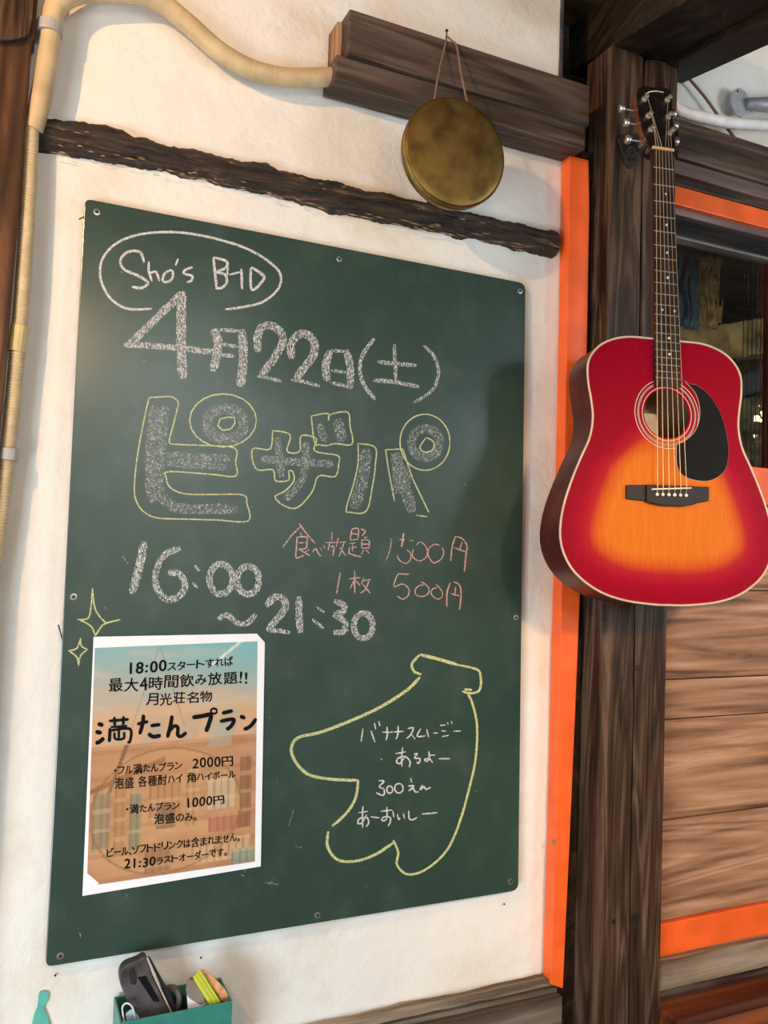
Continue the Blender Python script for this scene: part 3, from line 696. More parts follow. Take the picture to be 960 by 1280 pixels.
group(M_CHP, 'pink chalk price 500 yen', 470, 650, 7.385, [
 ([(305,500),(250,500),(200,505),(165,615),(240,590),(300,630),(300,690),(250,730),(195,700)], 11), ([(415,570),(450,590),(488,630),(480,680),(430,705),(370,690),(365,640),(400,605),(440,600)], 11), ([(555,595),(590,630),(615,680),(595,725),(545,720),(510,680),(520,640),(560,625)], 10),
 ([(685,580),(655,680),(655,800)], 14), ([(715,570),(770,600),(785,680),(770,830)], 13), ([(690,680),(770,700)], 13), ([(735,615),(730,680)], 13)])
group(M_CHP, 'pink chalk words one slice', 330, 640, 3.2, [(p, 5.5) for p in (
 [(305,242),(290,328)], [(340,268),(385,262)], [(362,232),(363,325)], [(362,270),(345,305)], [(365,272),(385,295)], [(400,262),(388,290)], [(398,275),(428,270)], [(420,275),(405,310),(385,325)], [(392,285),(425,325)])])
group(M_CHY, 'large yellow four-pointed sparkle', 60, 640, 3.2, [([(178,305),(182,350),(192,395),(228,440),(255,438),(290,430)], 6), ([(285,432),(228,447),(205,470),(190,495)], 6), ([(190,495),(170,455),(118,428)], 6), ([(118,430),(160,425),(172,380),(178,305)], 6)])
group(M_CHY, 'small yellow four-pointed sparkle', 60, 640, 3.2, [([(130,505),(133,535),(158,550)], 6), ([(158,550),(130,575),(122,615)], 6), ([(122,612),(115,580),(82,555)], 6), ([(82,555),(115,545),(130,505)], 6)])
group(M_CHY, 'yellow outline of a bunch of bananas', 340, 800, 3.2, [
 ([(590,60),(560,95),(568,125),(598,138)], 10), ([(590,58),(660,75),(745,100)], 13), ([(745,100),(820,118),(835,150),(830,200),(795,213),(760,205)], 9), ([(770,197),(800,200)], 12),
 ([(592,148),(540,200),(430,270),(310,325),(190,370),(105,390),(78,430),(90,480),(140,535),(220,555),(345,562)], 12), ([(345,560),(335,630),(300,690),(240,745)], 11),
 ([(225,765),(222,825),(260,878),(330,885),(410,860),(490,808)], 11), ([(485,800),(505,850),(500,900),(545,938),(620,915),(700,840),(750,730),(790,590),(815,470),(820,340),(800,250),(783,215)], 9)])
BT = [(p, 11) for p in (
 [(82,125),(68,222)], [(142,140),(172,225)], [(168,82),(178,130)], [(200,68),(210,105)], [(228,152),(305,150)], [(262,108),(265,170),(255,212)], [(310,150),(388,145)], [(345,100),(345,160),(330,205)],
 [(418,125),(460,120),(440,170),(408,200)], [(440,160),(475,205)], [(515,125),(490,180),(550,180)], [(560,130),(575,190)], [(608,158),(645,158)], [(660,100),(700,98)], [(672,140),(705,145)], [(675,185),(725,175)], [(715,75),(722,95)], [(745,68),(752,90)], [(760,145),(815,142)],
 [(325,312),(405,298)], [(380,265),(372,340),(375,410)], [(400,330),(360,385),(335,375),(350,345),(400,335),(435,370),(430,415)], [(465,318),(490,312),(470,345),(510,350),(500,385),(485,375)], [(575,295),(580,345),(560,370),(545,355),(580,350),(605,380)], [(580,325),(625,322)], [(652,350),(735,350)], [(216,348),(226,362)],
 [(200,515),(240,520),(205,560),(240,580),(235,625),(180,605)], ell(283,582,22,27,n=10), ell(352,572,32,35,n=10), [(440,495),(448,530)], [(420,555),(465,555),(425,590),(460,575),(475,600),(500,598)], [(530,545),(510,585),(540,560),(555,580),(590,565)],
 [(50,755),(120,745)], [(82,705),(78,780),(80,870)], [(110,770),(75,830),(45,835),(55,800),(110,790),(125,830),(105,860)], [(140,785),(208,795)], [(215,745),(300,735)], [(262,710),(260,800),(225,815),(235,790),(285,790),(285,830),(270,855)], [(305,740),(315,790)], [(340,765),(350,805),(360,795)], [(385,760),(395,800)], [(425,740),(430,800),(455,808),(490,790)], [(525,765),(640,755)])]
group(M_CHW, 'white handwriting about a banana smoothie for 300 yen', 440, 890, 6.0, BT)
# stray marks
mb = MB()
for k in range(46):
    x = random.uniform(90, 640); y = random.uniform(270, 1150)
    a = random.uniform(0, 6.28); L = random.choice((1.5, 2, 3, 5)); stroke(mb, [(x, y), (x+L*math.cos(a), y+L*math.sin(a))], random.uniform(.8, 2))
for a, b in (((367,1012),(360,1035)), ((369,1058),(378,1060)), ((342,1098),(336,1108)), ((330,1103),(350,1106)), ((312,1075),(304,1092)), ((153,695),(160,705)), ((98,1160),(101,1172)), ((305,1095),(298,1092)), ((128,757),(134,762))):
    stroke(mb, [a, b], 1.6)
tag(obj('chalk_specks', mb, M_CHS, bd), 'faint stray chalk specks'); C.objects['chalk_specks']['kind'] = 'stuff'

# ------------------------------------------------------------------ poster on the board
DP = DB+.0028
po = thing('paper_poster', P(215, 1100, DB), 'white-bordered paper poster with a sunset cafe picture, on the lower left of the chalkboard', 'poster')
mb = MB(); slab(mb, [(117,796),(321,792),(331,803),(326,1083),(103,1120)], DP, DP-.0006); obj('sheet', mb, M_PAPER, po)
mb = MB(); a, b, c = P(321,792,DP+.0004), P(331,803,DP+.0004), P(323.5,802.5,DP+.0018); mb.prism([a,b,c], (0,.0003,0)); obj('folded_corner', mb, M_PAPER, po)
# printed picture: a small painting held in a colour attribute (flat print)
PQ = [(118.5,810),(322,801.5),(318.5,1077),(108.5,1108)]
def quad(u, v):
    a, b, c, d = [Vector((x, y)) for x, y in PQ]
    return (a*(1-u)+b*u)*(1-v)+(d*(1-u)+c*u)*v
def mixc(a, b, t): t = max(0, min(1, t)); return tuple(x+(y-x)*t for x, y in zip(a, b))
def s2l(c): return tuple(((x/255)/12.92 if x/255 < .04045 else ((x/255+.055)/1.055)**2.4) for x in c)
def fbm(x, y, s=0): return noise.noise(Vector((x, y, s)))*.6+noise.noise(Vector((x*2.3, y*2.3, s+5)))*.3
def paint(u, v):
    sky = mixc((124,172,172), (168,168,156), v/.2)
    c = mixc(sky, (205,165,125), (v-.18+.1*fbm(u*2, v*9))/.14)
    c = mixc(c, (190,178,160), max(0, fbm(u*3, v*14, 2))*2.2*(v < .3))
    c = mixc(c, (110,178,186), max(0, u*.9-v*3.2))
    if v < .10 and abs((u-.86)+(v-.02)*1.8) < .012: c = (215,225,215)
    if v > .30: c = mixc(c, (206,160,122), .8)
    n = fbm(u*4, v*12, 7)
    if v > .42:
        c = mixc((202,152,110), (170,118,80), .5+n)
        if int(v*46) % 5 == 0: c = mixc(c, (150,100,66), .35)
        # cabinets and shelves of the pictured shop
        for (a, b, t, bt, col) in ((.02,.13,.60,.86,(128,120,96)),(.15,.22,.56,.90,(166,116,74)),(.24,.31,.62,.88,(112,122,104)),(.36,.55,.58,.76,(176,122,78)),(.40,.52,.68,.80,(120,86,62)),(.58,.66,.55,.80,(186,140,92)),(.70,.88,.60,.74,(196,178,150)),(.72,.95,.76,.84,(178,96,78)),(.90,.97,.50,.84,(132,88,56)),(.34,.50,.86,.98,(150,98,64)),(.62,.97,.87,.97,(206,164,122)),(.86,1.0,.93,1.0,(120,150,132))):
            if a < u < b and t < v < bt:
                c = mixc(c, col, .75)
                if int((u-a)*70) % 3 == 0: c = mixc(c, (110,76,52), .35)
                if int((v-t)*60) % 5 == 0: c = mixc(c, (226,186,140), .35)
        if u < .45 and abs(v-(.52+.25*(.35-u))) < .012: c = (140,92,58)
        if abs(u-.20-(v-.45)*-.5) < .012 and v < .62: c = (128,84,54)
    if .30 < v < .42 and int((u*9+v*3)) % 2 == 0: c = mixc(c, (150,160,146), .35+.3*n)
    if .34 < v < .46 and abs(u-.78) < .05*(1+v): c = mixc(c, (158,170,152), .5)
    # big pale ring printed across the lower half
    r = math.hypot((u-.46)/.46, (v-.72)/.275)
    if .965 < r < 1.0: c = mixc(c, (132,96,52), .55)
    elif r < .965: c = mixc(c, (196,156,96), .14)
    if abs((v-.0)-2.2*abs(u-.40)) < .010 and v < .36: c = mixc(c, (96,130,130), .4)
    c = mixc(c, (225,190,160), .10)
    return s2l(tuple(max(0, min(255, x)) for x in c))
nu, nv = 130, 190; vs = []; cols = []
for j in range(nv+1):
    for i in range(nu+1):
        u = i/nu; v = j/nv; q = quad(u, v); vs.append(P(q.x, q.y, DP+.0002)); cols.append(paint(u, v))
fs = []
for j in range(nv):
    for i in range(nu):
        if (nv-1-j)*.9+i*1.0 < 9: continue
        fs.append((j*(nu+1)+i, j*(nu+1)+i+1, (j+1)*(nu+1)+i+1, (j+1)*(nu+1)+i))
mb = MB(); mb.add(vs, fs)
mpr, nt, bs = nmat('printed_picture'); at = N(nt, 'ShaderNodeVertexColor'); at.layer_name = 'print'; nt.links.new(at.outputs[0], bs.inputs['Base Color']); bs.inputs['Roughness'].default_value = .3
o = obj('printed_picture', mb, mpr, po)
ca_ = o.data.color_attributes.new('print', 'FLOAT_COLOR', 'POINT')
ca_.data.foreach_set('color', [x for c in cols for x in (*c, 1)])
# lettering
_glyph = {}
def glyph(ch, off):
    k = (ch, off)
    if k in _glyph: return _glyph[k]
    cu = bpy.data.curves.new('glyph', 'FONT'); cu.body = ch; cu.size = 1; cu.offset = off; cu.resolution_u = 3
    to = bpy.data.objects.new('glyph', cu); C.objects.link(to)
    dg = bpy.context.evaluated_depsgraph_get(); me = bpy.data.meshes.new_from_object(to.evaluated_get(dg))
    vs = [v.co.copy() for v in me.vertices]; fs = [tuple(p.vertices) for p in me.polygons]
    bpy.data.objects.remove(to); bpy.data.curves.remove(cu); bpy.data.meshes.remove(me)
    _glyph[k] = (vs, fs); return _glyph[k]
def printed(txt, x0, yt0, yb0, x1, yt1, yb1, off=.046, lab=None):
    mb = MB(); adv = []
    small = 'ャッーすればハイルンリトはまのみ。、ータスオでせボドソフラプブんた'
    for ch in txt: adv.append(.58 if ch in '0123456789' else .34 if ch in ':! ・、。' else .80 if '\u3040' <= ch <= '\u30ff' else 1.0)
    tot = sum(adv); x = 0
    for ch, a in zip(txt, adv):
        if ch != ' ':
            vs, fs = glyph(ch, 0.0)
            if vs:
                mx0 = min(v.x for v in vs); mx1 = max(v.x for v in vs)
                if ch in '0123456789': my0, my1 = 0, .70
                elif ch in ':!': my0, my1 = -.02, .72
                else: my0, my1 = -.10, .82
                sc = .90 if '\u3040' <= ch <= '\u30ff' else 1.0
                rot = random.uniform(-.07, .07); wob = random.uniform(-.05, .05)
                wd = max(mx1-mx0, .48 if ch in '0123456789' else .25 if ch not in 'ー' else .5); out = []
                for v in vs:
                    hx = (v.x-(mx0+mx1)/2)/wd*a*.88; hy = ((v.y-my0)/(my1-my0)-.5)*sc
                    if ch in '、。・': hx = (v.x-(mx0+mx1)/2)*.9
                    if ch == 'ー': hx = (v.x-(mx0+mx1)/2)/max(mx1-mx0,.1)*.66
                    hx, hy = hx-hy*rot*1.0, hy+hx*rot
                    U = (x+a/2+hx)/tot; V = .5+hy+wob
                    xx = x0+(x1-x0)*U; yt = yt0+(yt1-yt0)*U; yb = yb0+(yb1-yb0)*U
                    out.append(P(xx, yb+(yt-yb)*V, DP+.0006))
                for ox, oz in ((-1,-.5),(1,-.5),(-1,.6),(1,.6),(0,1),(0,-1)):
                    o3 = Vector((ox*off*.0125, random.uniform(-1,1)*.00001, oz*off*.0105)); mb.add([q+o3 for q in out], fs)
        x += a
    tag(obj('printed_words', mb, M_INK, po), lab)
printed('18:00', 158, 828, 842, 209, 825, 839, .05, 'black printed start time')
printed('スタートすれば', 209, 827, 840, 292, 820, 833, .03, 'black printed first line')
printed('最大4時間飲み放題!!', 135, 849, 866, 311, 839, 854, .03, 'black printed second line')
printed('月光荘名物', 182, 867, 883, 266, 864, 877, .028, 'black printed third line')
printed('・フル満たんプラン', 142, 957, 970, 228, 951, 963, .03, 'small printed plan name')
printed('2000円', 240, 948, 960, 292, 944, 957, .035, 'printed price 2000 yen')
printed('泡盛 各種酎ハイ 角ハイボール', 143, 973, 987, 295, 962, 973, .028, 'small printed drinks line')
printed('・満たんプラン', 157, 1006, 1018, 225, 1001, 1012, .03, 'small printed second plan name')
printed('1000円', 231, 998, 1010, 281, 994, 1005, .035, 'printed price 1000 yen')
printed('泡盛のみ。', 192, 1018, 1031, 246, 1014, 1026, .03, 'small printed note below second plan')
printed('ビール、ソフトドリンクは含まれません。', 133, 1060, 1073, 300, 1040, 1052, .03, 'small printed exclusion note')
printed('21:30', 155, 1074, 1086, 195, 1071, 1082, .045, 'printed last order time')
printed('ラストオーダーです。', 195, 1071, 1082, 284, 1058, 1070, .03, 'small printed bottom line')
# big brush title, stroke by stroke
mb = MB(); DBs = DB
def bst(pts, w):
    q = crom([Vector((90+x/3.692, 780+y/3.692, 0)) for x, y in pts], 6) if len(pts) > 2 else [Vector((90+x/3.692, 780+y/3.692, 0)) for x, y in pts]
    out = [q[0]]
    for a, b in zip(q, q[1:]):
        k = max(1, int((b-a).length/1.2))
        for j in range(1, k+1): out.append(a+(b-a)*(j/k))
    n = len(out); vs = []; w = w/3.692; lift[0] = (lift[0]+1) % 9; d = DP+.0006+lift[0]*.00001
    for i, p in enumerate(out):
        tg = (out[min(i+1, n-1)]-out[max(i-1, 0)]).normalized(); nn = Vector((-tg.y, tg.x, 0))
        e = min(1, math.sqrt((min(i, n-1-i)+.6)/2.2))
        vs += [P(*(p+nn*w/2*e).xy, d), P(*(p-nn*w/2*e).xy, d)]
    mb.add(vs, [(2*i, 2*i+1, 2*i+3, 2*i+2) for i in range(n-1)])
for pts, w in (
 ([(118,460),(145,468)], 20), ([(108,497),(138,503)], 20), ([(108,548),(125,545),(148,525)], 19),
 ([(170,448),(262,440)], 14), ([(195,428),(198,470)], 14), ([(238,425),(236,468)], 14), ([(178,476),(255,470)], 11), ([(176,480),(172,545)], 15), ([(176,492),(266,484),(268,540),(255,545)], 13), ([(216,470),(216,528)], 12), ([(196,500),(200,530),(238,528),(240,498)], 12),
 ([(300,462),(352,450)], 16), ([(330,418),(326,460),(312,510)], 18), ([(362,470),(408,464)], 17), ([(352,505),(375,520),(410,514)], 19),
 ([(462,422),(455,465),(440,525)], 18), ([(445,500),(470,472),(488,478),(488,512),(505,518),(528,500)], 17),
 ([(555,432),(600,425),(640,420),(632,460),(618,498)], 20), (ell(655,402,14,12,n=8), 10),
 ([(692,412),(742,400)], 18), ([(682,450),(745,440),(735,470),(712,488)], 18), ([(775,425),(800,435)], 19), ([(792,488),(825,470),(850,436)], 18)):
    bst(pts, w)
tag(obj('printed_words', mb, M_INK, po), 'large bold brushed title')

# ------------------------------------------------------------------ guitar
GA, GT = math.radians(12), math.radians(4)
GN = Vector((-math.sin(GA)*math.cos(GT), -math.cos(GA)*math.cos(GT), math.sin(GT)))
GO = P(827.5, 517, .205)
def G0(px, py):
    v = CR*((px-480)/F) - CU*((py-640)/F) + _f
    return CAM + v*((GO-CAM).dot(GN)/v.dot(GN))
nut, sad = G0(826.7, 190), G0(835.5, 611)
GV = (nut-sad).normalized(); GU = GV.cross(GN).normalized()
GC = sad.copy()     # origin of the local frame: saddle centre
def L(u, v, n=0.0): return GC + GU*u + GV*v + GN*n
def loc(px, py):
    p = G0(px, py)-GC; return p.dot(GU), p.dot(GV)
SCL = (nut-sad).length
gt = thing('acoustic_guitar', L(0, -.2, -.05), 'cherry sunburst acoustic guitar hanging on the dark post', 'guitar')
left = [(811.5,421),(785,421),(763,425),(746,435),(735.5,452),(735,475),(739,500),(741,522),(737,547),(726,572),(713.5,603),(704,634),(700,664),(704,690),(719,716),(747,738),(779,750),(816,755.5)]
ll = [loc(x, y) for x, y in left]
ll[0] = (ll[0][0], ll[1][1]+.001)
full = [(0, ll[0][1]+.0005)] + ll + [(0, ll[-1][1]-.0006)] + [(-u, v) for u, v in reversed(ll)]
sm = crom([Vector((u, v, 0)) for u, v in full], 8, True)
hu, hv = loc(826, 517); hu = 0.0
RH = .0475
# resample the outline by angle around the sound hole
def ray_hit(ang):
    d = Vector((math.cos(ang), math.sin(ang))); best = None; n = len(sm)
    for i in range(n):
        a = sm[i].xy-Vector((hu, hv)); b = sm[(i+1) % n].xy-Vector((hu, hv)); e = b-a
        den = d.x*(-e.y)+e.x*d.y
        if abs(den) < 1e-12: continue
        t = (a.x*(-e.y)+e.x*a.y)/den; s = (d.x*a.y-d.y*a.x)/den
        if t > 0 and -1e-6 <= s <= 1+1e-6 and (best is None or t > best): best = t
    return best
NA = 180; angs = [2*math.pi*k/NA for k in range(NA)]; rad = [ray_hit(a) for a in angs]
outl = [(hu+r*math.cos(a), hv+r*math.sin(a)) for a, r in zip(angs, rad)]
NR = 30; vs = []; bst_attr = []
def edge_dist(u, v): return min(math.hypot(u-a, v-b) for a, b in outl)
def sstep(a, b, x): t = max(0, min(1, (x-a)/(b-a))); return t*t*(3-2*t)
for k in range(NR+1):
    for a, r in zip(angs, rad):
        rr = RH+(r-RH)*(k/NR); u = hu+rr*math.cos(a); v = hv+rr*math.sin(a)
        vs.append(L(u, v, 0)); e = edge_dist(u, v)
        cx = 1-math.hypot((u-.002)/.155, (v+.055)/.175)
        bst_attr.append(sstep(.004, .112, e)*sstep(.205-abs(u)*.9, .03, v))
fs = [(k*NA+j, k*NA+(j+1) % NA, (k+1)*NA+(j+1) % NA, (k+1)*NA+j) for k in range(NR) for j in range(NA)]
mb = MB(); mb.add(vs, fs)
n0 = len(vs)   # small inner lip of the sound hole
mb.add([L(hu+RH*math.cos(a), hv+RH*math.sin(a), 0) for a in angs]+[L(hu+RH*math.cos(a), hv+RH*math.sin(a), -.004) for a in angs], [(j, (j+1) % NA, NA+(j+1) % NA, NA+j) for j in range(NA)])
mburst, nt, bs = nmat('cherry_sunburst_lacquer'); at = N(nt, 'ShaderNodeAttribute'); at.attribute_name = 'burst'
rp_ = ramp(nt, [(0, (.27,.001,.014)), (.22, (.33,.002,.020)), (.46, (.39,.014,.022)), (.68, (.56,.095,.014)), (.90, (.62,.165,.016))], at.outputs['Fac'])
mp = coords(nt, (260, 260, 3), False); no = N(nt, 'ShaderNodeTexNoise'); no.inputs['Scale'].default_value = 1; nt.links.new(mp.outputs[0], no.inputs[0])
gr_ = ramp(nt, [(.35, (.90,.88,.86)), (.65, (1,1,1))], no.outputs['Fac'])
mx = N(nt, 'ShaderNodeMix', data_type='RGBA', blend_type='MULTIPLY'); mx.inputs[0].default_value = 1
nt.links.new(rp_.outputs[0], mx.inputs[6]); nt.links.new(gr_.outputs[0], mx.inputs[7]); nt.links.new(mx.outputs[2], bs.inputs['Base Color'])
bs.inputs['Roughness'].default_value = .40; bs.inputs['Specular IOR Level'].default_value = .05; bs.inputs['Coat Weight'].default_value = .0; bs.inputs['Coat Roughness'].default_value = .25
o = obj('soundboard', mb, mburst, gt)
fa = o.data.attributes.new('burst', 'FLOAT', 'POINT'); fa.data.foreach_set('value', bst_attr+[.4]*(2*NA))
M_SIDE = plain('dark_maroon_lacquer', (.085,.012,.008), .40, spec=.3, var=.25, vs=18, coat=.08)
M_MAHO = plain('mahogany', (.16,.045,.02), .35, var=.2)
M_CREAM = plain('aged_binding', (.62,.48,.34), .4)
M_EBON = wood('rosewood', (.012,.008,.007), (.028,.018,.014), (.055,.036,.028), 'z', .4, 3, .2)
M_PGUARD = plain('black_pickguard', (.010,.010,.010), .5, spec=.05, var=.05)
M_GOLDW = plain('fret_wire', (.70,.62,.50), .3, .8)
M_STR = plain('bronze_string', (.75,.55,.36), .35, .7)
M_PEARL = plain('pearl', (.80,.78,.72), .3)
DEP = .092
def depth(v): return DEP*(.86+.14*sstep(.26, -.12, v))
OUTN = [Vector(p) for p in outl]
mb = MB(); mb.add([L(u, v, -.0002) for u, v in outl]+[L(u, v, -depth(v)) for u, v in outl], [(j, (j+1) % NA, NA+(j+1) % NA, NA+j) for j in range(NA)])
obj('side', mb, M_SIDE, gt, smooth=True)
mb = MB(); cc = L(0, -.03, -DEP-.006)
mb.add([L(u, v, -depth(v)) for u, v in outl]+[L(hu+(u-hu)*.6, hv+(v-hv)*.6, -depth(v)-.005) for u, v in outl]+[L(hu, hv, -depth(hv)-.007)],
       [(j, (j+1) % NA, NA+(j+1) % NA, NA+j) for j in range(NA)]+[(NA+j, NA+(j+1) % NA, 2*NA) for j in range(NA)])
obj('back', mb, plain('inner_back_wood', (.26,.15,.07), .5), gt, smooth=True)
mb = MB(); pts = [L(u, v, .0) for u, v in outl]; mb.tube(pts+[pts[0]], .0021, 8, False); obj('binding', mb, M_CREAM, gt, smooth=True)
ro = None
for r0, r1, m_, h in ((.0505,.0520,M_CREAM,.0004),(.0575,.0615,plain('grey_inlay', (.30,.22,.18), .4),.0004),(.0655,.0670,M_CREAM,.0004)):
    mb = MB(); n = 96; cs = [(math.cos(2*math.pi*j/n), math.sin(2*math.pi*j/n)) for j in range(n)]
    mb.add([L(hu+r0*c, hv+r0*s, h) for c, s in cs]+[L(hu+r1*c, hv+r1*s, h) for c, s in cs], [(j, (j+1) % n, n+(j+1) % n, n+j) for j in range(n)])
    obj('rosette_ring', mb, m_, gt)
def deep(px, py, n):      # point seen at a pixel on the plane parallel to the soundboard at depth n
    v = CR*((px-480)/F) - CU*((py-640)/F) + _f; q = CAM + v*((GC+GN*n-CAM).dot(GN)/v.dot(GN)); q = q-GC; return q.dot(GU), q.dot(GV)
LN = -DEP+.010; (lu0, lv1), (lu1, lv0) = deep(785, 515, LN), deep(822, 552, LN); lu0 -= .015
mb = MB(); mb.prism([L(lu0, lv0, LN), L(lu1, lv0, LN), L(lu1, lv1, LN), L(lu0, lv1, LN)], GN*-.0006)
lb = tag(obj('paper_label', mb, plain('aged_label', (.80,.76,.62), .7), gt), 'pale paper label inside the body')
cu_, cv_ = deep(799, 534, LN+.0012)
mb = MB(); mb.tube([L(cu_+.016*math.cos(a/16*6.283), cv_+.020*math.sin(a/16*6.283), LN+.0008) for a in range(17)], .0009, 5, False)
mb.tube([L(cu_-.014, cv_+.006, LN+.0008), L(cu_-.002, cv_-.002, LN+.0008), L(cu_+.010, cv_+.004, LN+.0008)], .0016, 5); ORG[lb.name] = ORG[gt.name]; obj('emblem', mb, M_INK, lb)
mb = MB(); mb.hexa([L(-.12,hv+.062,-.004),L(.12,hv+.062,-.004),L(.12,hv+.062,-.012),L(-.12,hv+.062,-.012),L(-.12,hv+.072,-.004),L(.12,hv+.072,-.004),L(.12,hv+.072,-.012),L(-.12,hv+.072,-.012)]); obj('brace', mb, M_MAHO, gt)
# pickguard
pg = [(856,477),(862,480),(870,482),(882,490),(893,504),(902,522),(907.5,542),(910,562),(908,582),(900,594),(885,601),(868,600),(853,594),(846,582),(845.5,566),(846,556),(855,552),(868,540),(874,524),(874,507),(868,490)]
pgl = crom([Vector((*loc(x, y), 0)) for x, y in pg], 4, True)
mb = MB(); mb.prism([L(p.x, p.y, .0016) for p in pgl], GN*-.0014); obj('pickguard', mb, M_PGUARD, gt)
mb = MB(); q = [L(p.x, p.y, .0006) for p in pgl]; mb.tube(q+[q[0]], .0007, 6, False); obj('pickguard_edge', mb, M_CREAM, gt)
# bridge
bp = [(781.5,606.5),(805,606.5),(866,608.5),(884.5,609),(884.5,626.5),(868,629),(862,632),(850,633.5),(825,632.5),(811,629.5),(803,625.5),(781.5,624)]
mb = MB(); mb.prism([L(*loc(x, y), .0085) for x, y in [(805.5,606.5),(866,608.5),(866,631),(850,633.5),(825,632.5),(811,629.5),(805.5,628)]], GN*-.0085)
br = obj('bridge', mb, plain('black_bridge_wood', (.014,.012,.012), .4, spec=.25), gt, .0012); ORG[br.name] = ORG[gt.name]
mb = MB(); mb.prism([L(*loc(x, y), .0048) for x, y in [(781.5,606.5),(805.6,606.5),(805.6,626.5),(781.5,624)]], GN*-.0048); obj('bridge_wing', mb, br.data.materials[0], br, .0015)
mb = MB(); mb.prism([L(*loc(x, y), .0048) for x, y in [(866,608.5),(884.5,609),(884.5,626.5),(866,630)]], GN*-.0048); obj('bridge_wing', mb, br.data.materials[0], br, .0015)
mb = MB(); a = loc(811, 612.5); b = loc(860, 611); mb.hexa([L(a[0],a[1]-.0012,.008),L(b[0],b[1]-.0012,.008),L(b[0],b[1]+.0012,.008),L(a[0],a[1]+.0012,.008),L(a[0],a[1]-.0012,.0115),L(b[0],b[1]-.0012,.0115),L(b[0],b[1]+.0012,.0115),L(a[0],a[1]+.0012,.0115)]); tag(obj('saddle', mb, plain('bone', (.78,.66,.46), .4), br), 'cream bone saddle')
pins = [loc(x, y) for x, y in ((818,618.8),(825,619),(832.4,619.2),(839.7,619.5),(847,619.8),(854,620))]
for u, v in pins:
    mb = MB(); mb.lathe(L(u, v, .0085), GN, [(0,.0029),(.0015,.0034),(.003,.0028),(.0038,.001)], 12); pn = obj('bridge_pin', mb, M_PEARL, br, smooth=True)
# neck, fretboard
def neck_w(v): return .0225+(.0285-.0225)*(1-(v/SCL))  # half width
V0 = loc(830, 484)[1]; V1 = SCL
mb = MB()
mb.hexa([L(-neck_w(V0),V0,.0008),L(neck_w(V0),V0,.0008),L(neck_w(V0),V0,.0065),L(-neck_w(V0),V0,.0065),L(-neck_w(V1),V1,.0008),L(neck_w(V1),V1,.0008),L(neck_w(V1),V1,.0065),L(-neck_w(V1),V1,.0065)])
fb = obj('fretboard', mb, M_EBON, gt, .0006); ORG[fb.name] = ORG[gt.name]
VB = ll[0][1]
mb = MB(); nn_ = 10; rings = 8; vs = []
for k in range(rings+1):
    v = VB-.002+(V1+.004-VB)*k/rings; hw = neck_w(v)-.0006; dd = .019+.006*(1-k/rings)
    for j in range(nn_+1):
        a = math.pi*j/nn_; vs.append(L(-hw*math.cos(a), v, .0006-dd*math.sin(a)**.8))
fs = [(k*(nn_+1)+j, k*(nn_+1)+j+1, (k+1)*(nn_+1)+j+1, (k+1)*(nn_+1)+j) for k in range(rings) for j in range(nn_)]
fs += [tuple(range(nn_, -1, -1)), tuple(rings*(nn_+1)+j for j in range(nn_+1))]
mb.add(vs, fs); obj('neck', mb, M_MAHO, gt, smooth=True)
for k in range(1, 21):
    v = SCL*2**(-k/12)
    if v < V0: break
    hw = neck_w(v)-.0008; mb = MB(); mb.tube([L(-hw, v, .0066), L(hw, v, .0066)], .0011, 6); obj('fret', mb, M_GOLDW, fb)
for k in (3, 5, 7, 9, 12, 12.01, 15, 17):
    v = SCL*(2**(-math.ceil(k)/12)+2**(-(math.ceil(k)-1)/12))/2 if k != 12.01 else SCL*(2**(-12/12)+2**(-11/12))/2
    u = .0 if int(k) != 12 else (.013 if k == 12 else -.013)
    mb = MB(); mb.lathe(L(u+.004, v, .0066), GN, [(0,.0026),(.0002,.0025)], 12); obj('inlay_dot', mb, M_PEARL, fb)
mb = MB(); hw = neck_w(V1)+.0003
mb.hexa([L(-hw,V1,.0),L(hw,V1,.0),L(hw,V1+.005,.0),L(-hw,V1+.005,.0),L(-hw,V1,.0088),L(hw,V1,.0088),L(hw,V1+.005,.0088),L(-hw,V1+.005,.0088)]); tag(obj('nut', mb, plain('aged_bone_nut', (.75,.50,.26), .4), gt), 'cream bone nut')
# headstock
hs = [(812,189),(808,178),(803,165),(799,150),(796,135),(794.5,118),(797,111),(805,108.5),(815,110.5),(825,110),(833,112),(838,116),(839,130),(840,150),(841.5,170),(843.5,189)]
hl = [loc(x, y) for x, y in hs]
mb = MB(); mb.prism([L(u, v, .0035) for u, v in hl], GN*-.0035); obj('headstock_face', mb, plain('black_headstock', (.012,.010,.010), .22, coat=.5), gt, .0006)
mb = MB(); mb.prism([L(u, v, -.0001) for u, v in hl], GN*-.014); obj('headstock', mb, M_MAHO, gt, .001)
mb = MB(); q = [L(*loc(x, y), .0040) for x, y in ((805,119),(812,116),(820,115.5),(828,117))]; mb.tube(crom(q, 4), .0010, 6); tag(obj('logo', mb, plain('gold_leaf', (.62,.50,.26), .4, .5), gt), 'curved gold maker mark')
tun = [((804,125),(781,131)),((809,146),(787,149)),((812,163),(789,170)),((833,126),(846,138)),((834,147),(848,153)),((836,167),(849,173))]
posts = []
